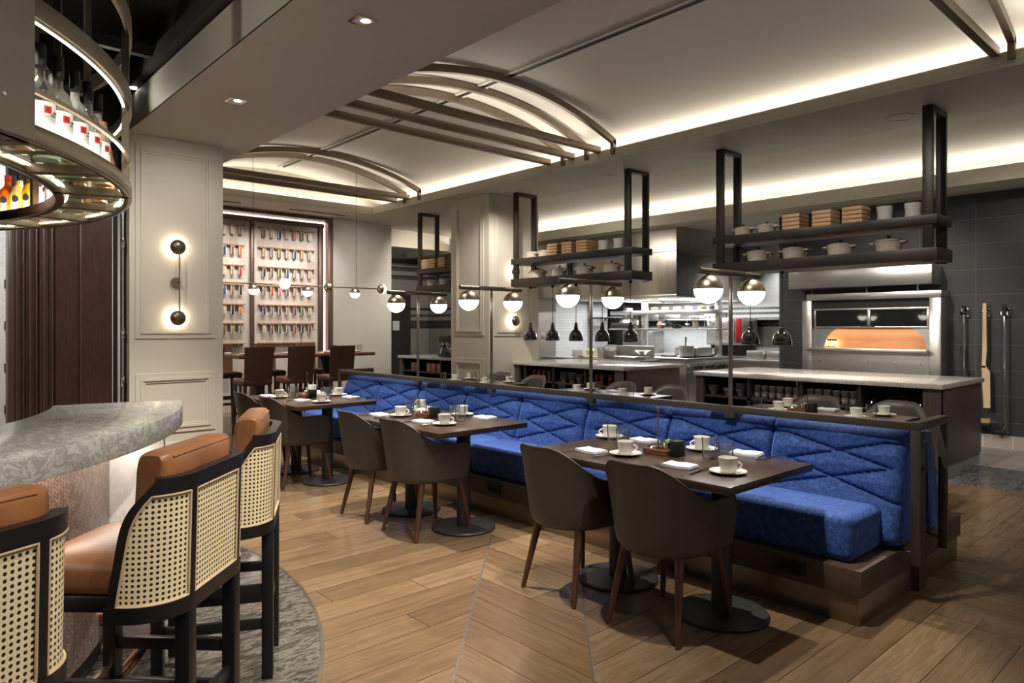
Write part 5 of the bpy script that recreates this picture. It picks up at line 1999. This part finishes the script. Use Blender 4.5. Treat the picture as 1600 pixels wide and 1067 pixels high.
def spot(loc, target, e, ang=50, blend=.4, col=WARM, r=.03):
    return lamp_obj('spot_light', 'SPOT', loc, e, col, spot_size=rad(ang), spot_blend=blend, shadow_soft_size=r, target=target)


for y in (2.2, 4.24, 6.27):
    spot((4.6, y, 3.52), (3.15, y, .75), 380, 50)
for y in (2.6, 4.7, 6.8):
    spot((4.6, y, 3.52), (5.5, y, .75), 260, 50)
for y, e_ in ((-.6, 40), (1.85, 270), (4.05, 560), (6.24, 560)):
    spot((2.345, y, 3.42), (2.1, y + .1, 0), e_, 78, .6)
spot((2.345, 6.6, 3.42), (2.4, 8.0, 1.4), 70, 120, 1.0)
spot((1.4, -.4, 3.7), (1.0, 2.2, .9), 330, 55, .6)
for y in (2.0, 3.6, 5.2, 6.6):
    spot((2.345, y, 3.42), (4.0, y, .8), 210, 46, .9)  # extra wash added to brighten the banquette backs
spot((.9, .9, 3.7), (.9, 3.0, 1.07), 250, 60, .6)
spot((1.5, 7.3, 3.6), (1.87, 6.3, 3.62), 9, 110, .9)
spot((-.2, 4.2, 3.4), (1.87, 4.6, 3.6), 40, 110, 1.0)  # fill spot added to lift the dark side of the ceiling beam
spot((.4, 5.6, 3.7), (1.3, 8.2, 1.4), 230, 60, .8)
for y in (3.0, 3.9):
    spot((7.24, y + .3, 2.02), (7.8, y, .9), 105, 120, .9)
for y in (7.576, 7.111, 6.651, 6.17, 5.69):
    spot((7.24, y, 1.275), (7.45, y, .9), 70, 150, .7)
for y in (4.0, 3.627):
    spot((7.24, y, 1.275), (7.45, y, .9), 14, 150, .7)
KW = (.96, .97, 1)
area('hood_light', 9.8, 11.4, 6.7, 8.6, 1.90, 85, up=False, col=KW)
for x, y in ((10.6, 5.7), (11.3, 5.7)):
    spot((x, y, 3.05), (x, y, 0), 130, 100, .7, KW)
for y in (5.4, 7.2, 9.0):
    spot((8.9, y, 3.05), (9.3, y, .9), 120, 100, .8, (1, .95, .89))
for y in (2.4, 3.8, 5.6, 7.2):
    spot((5.3, y, 3.5), (7.1, y, 2.3), 75, 60, .9)  # added frontal spot, brightens the pots and crates on the shelves
    spot((5.25, y, 3.45), (7.4, y, .75), 110, 40, .9)  # second added spot aimed lower, lifts the cups in the cubbies
area('oven_fire', 9.66, 9.78, 2.95, 4.32, 1.415, 3.6, up=False, col=(1, .80, .60))
area('bar_strip', 0, 0.01, 0, .01, 0, 0)
for a in range(-100, -10, 9):
    x, y, _ = pol(2.08, a)
    o = lamp_obj('bar_front_light', 'AREA', (x, y, .975), 1.0, (1, .88, .76), shape='RECTANGLE', size=.03, size_y=.33)
    o.rotation_euler = (0, rad(0), rad(a))
for a in range(-70, 60, 10):
    x, y, _ = pol(1.90, a)
    spot((x, y, 2.43), (x, y, 2.0), 5, 120, .8, (1, .92, .76), .02)
for a in range(-60, 60, 8):
    x, y, _ = pol(2.012, a)
    o = lamp_obj('rack_front_light', 'AREA', (x, y, 2.073), .55, (1, .92, .78), shape='RECTANGLE', size=.015, size_y=.26)
    o.rotation_euler = (PI, rad(-25), rad(a))
for a in range(6, 44, 6):
    x, y, _ = pol(1.80, a)
    o = lamp_obj('rack_front_light', 'AREA', (x, y, 2.073), 1.0, (1, .93, .8), shape='RECTANGLE', size=.015, size_y=.18)
    o.rotation_euler = (PI, rad(25), rad(a))
for x in (3.6, 4.3, 5.0, 5.7):
    spot((x, 10.7, 3.42), (x, 11.9, 2.0), 90, 80, .9, (1, .92, .84))
for x in (3.9, 4.8, 5.5):
    spot((x, 9.2, 3.5), (x, 9.8, 1.05), 200, 60, .7)
spot((8.2, 10.4, 3.3), (8.4, 13.9, 1.5), 150, 80, .8)
spot((7.0, 10.9, 3.42), (7.5, 11.2, .9), 120, 80, .8)
spot((7.25, 1.2, 3.42), (9.85, 2.2, 1.2), 130, 70, .8)
spot((6.9, 3.2, 3.42), (9.6, 3.5, 1.4), 200, 60, .8)
spot((7.4, 7.4, 3.3), (9.46, 7.6, 2.3), 90, 90, .9, r=.5)  # broad unseen spot added to brighten the hood front
spot((6.0, .2, 3.6), (8.4, 1.9, 0), 110, 70, .8)
spot((4.6, -.3, 3.52), (5.6, 1.4, 0), 35, 80, .8)
spot((6.3, 9.3, 3.42), (6.6, 11.8, 1.6), 170, 80, .9)
spot((6.2, 6.9, 3.42), (7.2, 8.3, 1.6), 200, 75, .9)  # unseen spot added because the kitchen column came out dark
for x in (-.4, .6):
    spot((x, 9.6, 4.2), (x + .2, 9.9, 0), 300, 110, .6, (1, .96, .92))
for o in [o for o in bpy.data.objects if o.name.startswith('bar_strip')]:
    bpy.data.objects.remove(o)

wd = bpy.data.worlds.new('World')
SC.world = wd
wd.use_nodes = True
wd.node_tree.nodes['Background'].inputs[0].default_value = (1, .96, .90, 1)
wd.node_tree.nodes['Background'].inputs[1].default_value = .20

# ------------------------------------------------------------------ camera
F, CXo, HY = 1087.0, 800.0, 511.5
kk = math.hypot(1200, F)
cam = bpy.data.cameras.new('Camera')
co = bpy.data.objects.new('Camera', cam)
COL.objects.link(co)
co.location = (0, 0, 1.43)
co.rotation_euler = (PI / 2, 0, math.atan2(-F / kk, 1200 / kk))
cam.sensor_width = 36
cam.lens = F / 1600 * 36
cam.shift_y = -(533.5 - HY) / 1600
cam.clip_start = .05
cam.clip_end = 60
SC.camera = co

vs = SC.view_settings
vs.view_transform = 'Standard'
vs.look = 'None'
vs.gamma = 1
vs.use_curve_mapping = False
vs.exposure = .1
cy = SC.cycles
cy.max_bounces = 7
cy.diffuse_bounces = 4
cy.glossy_bounces = 4
cy.transmission_bounces = 7
cy.caustics_reflective = False
cy.caustics_refractive = False
cy.sample_clamp_indirect = 4
cy.use_denoising = True
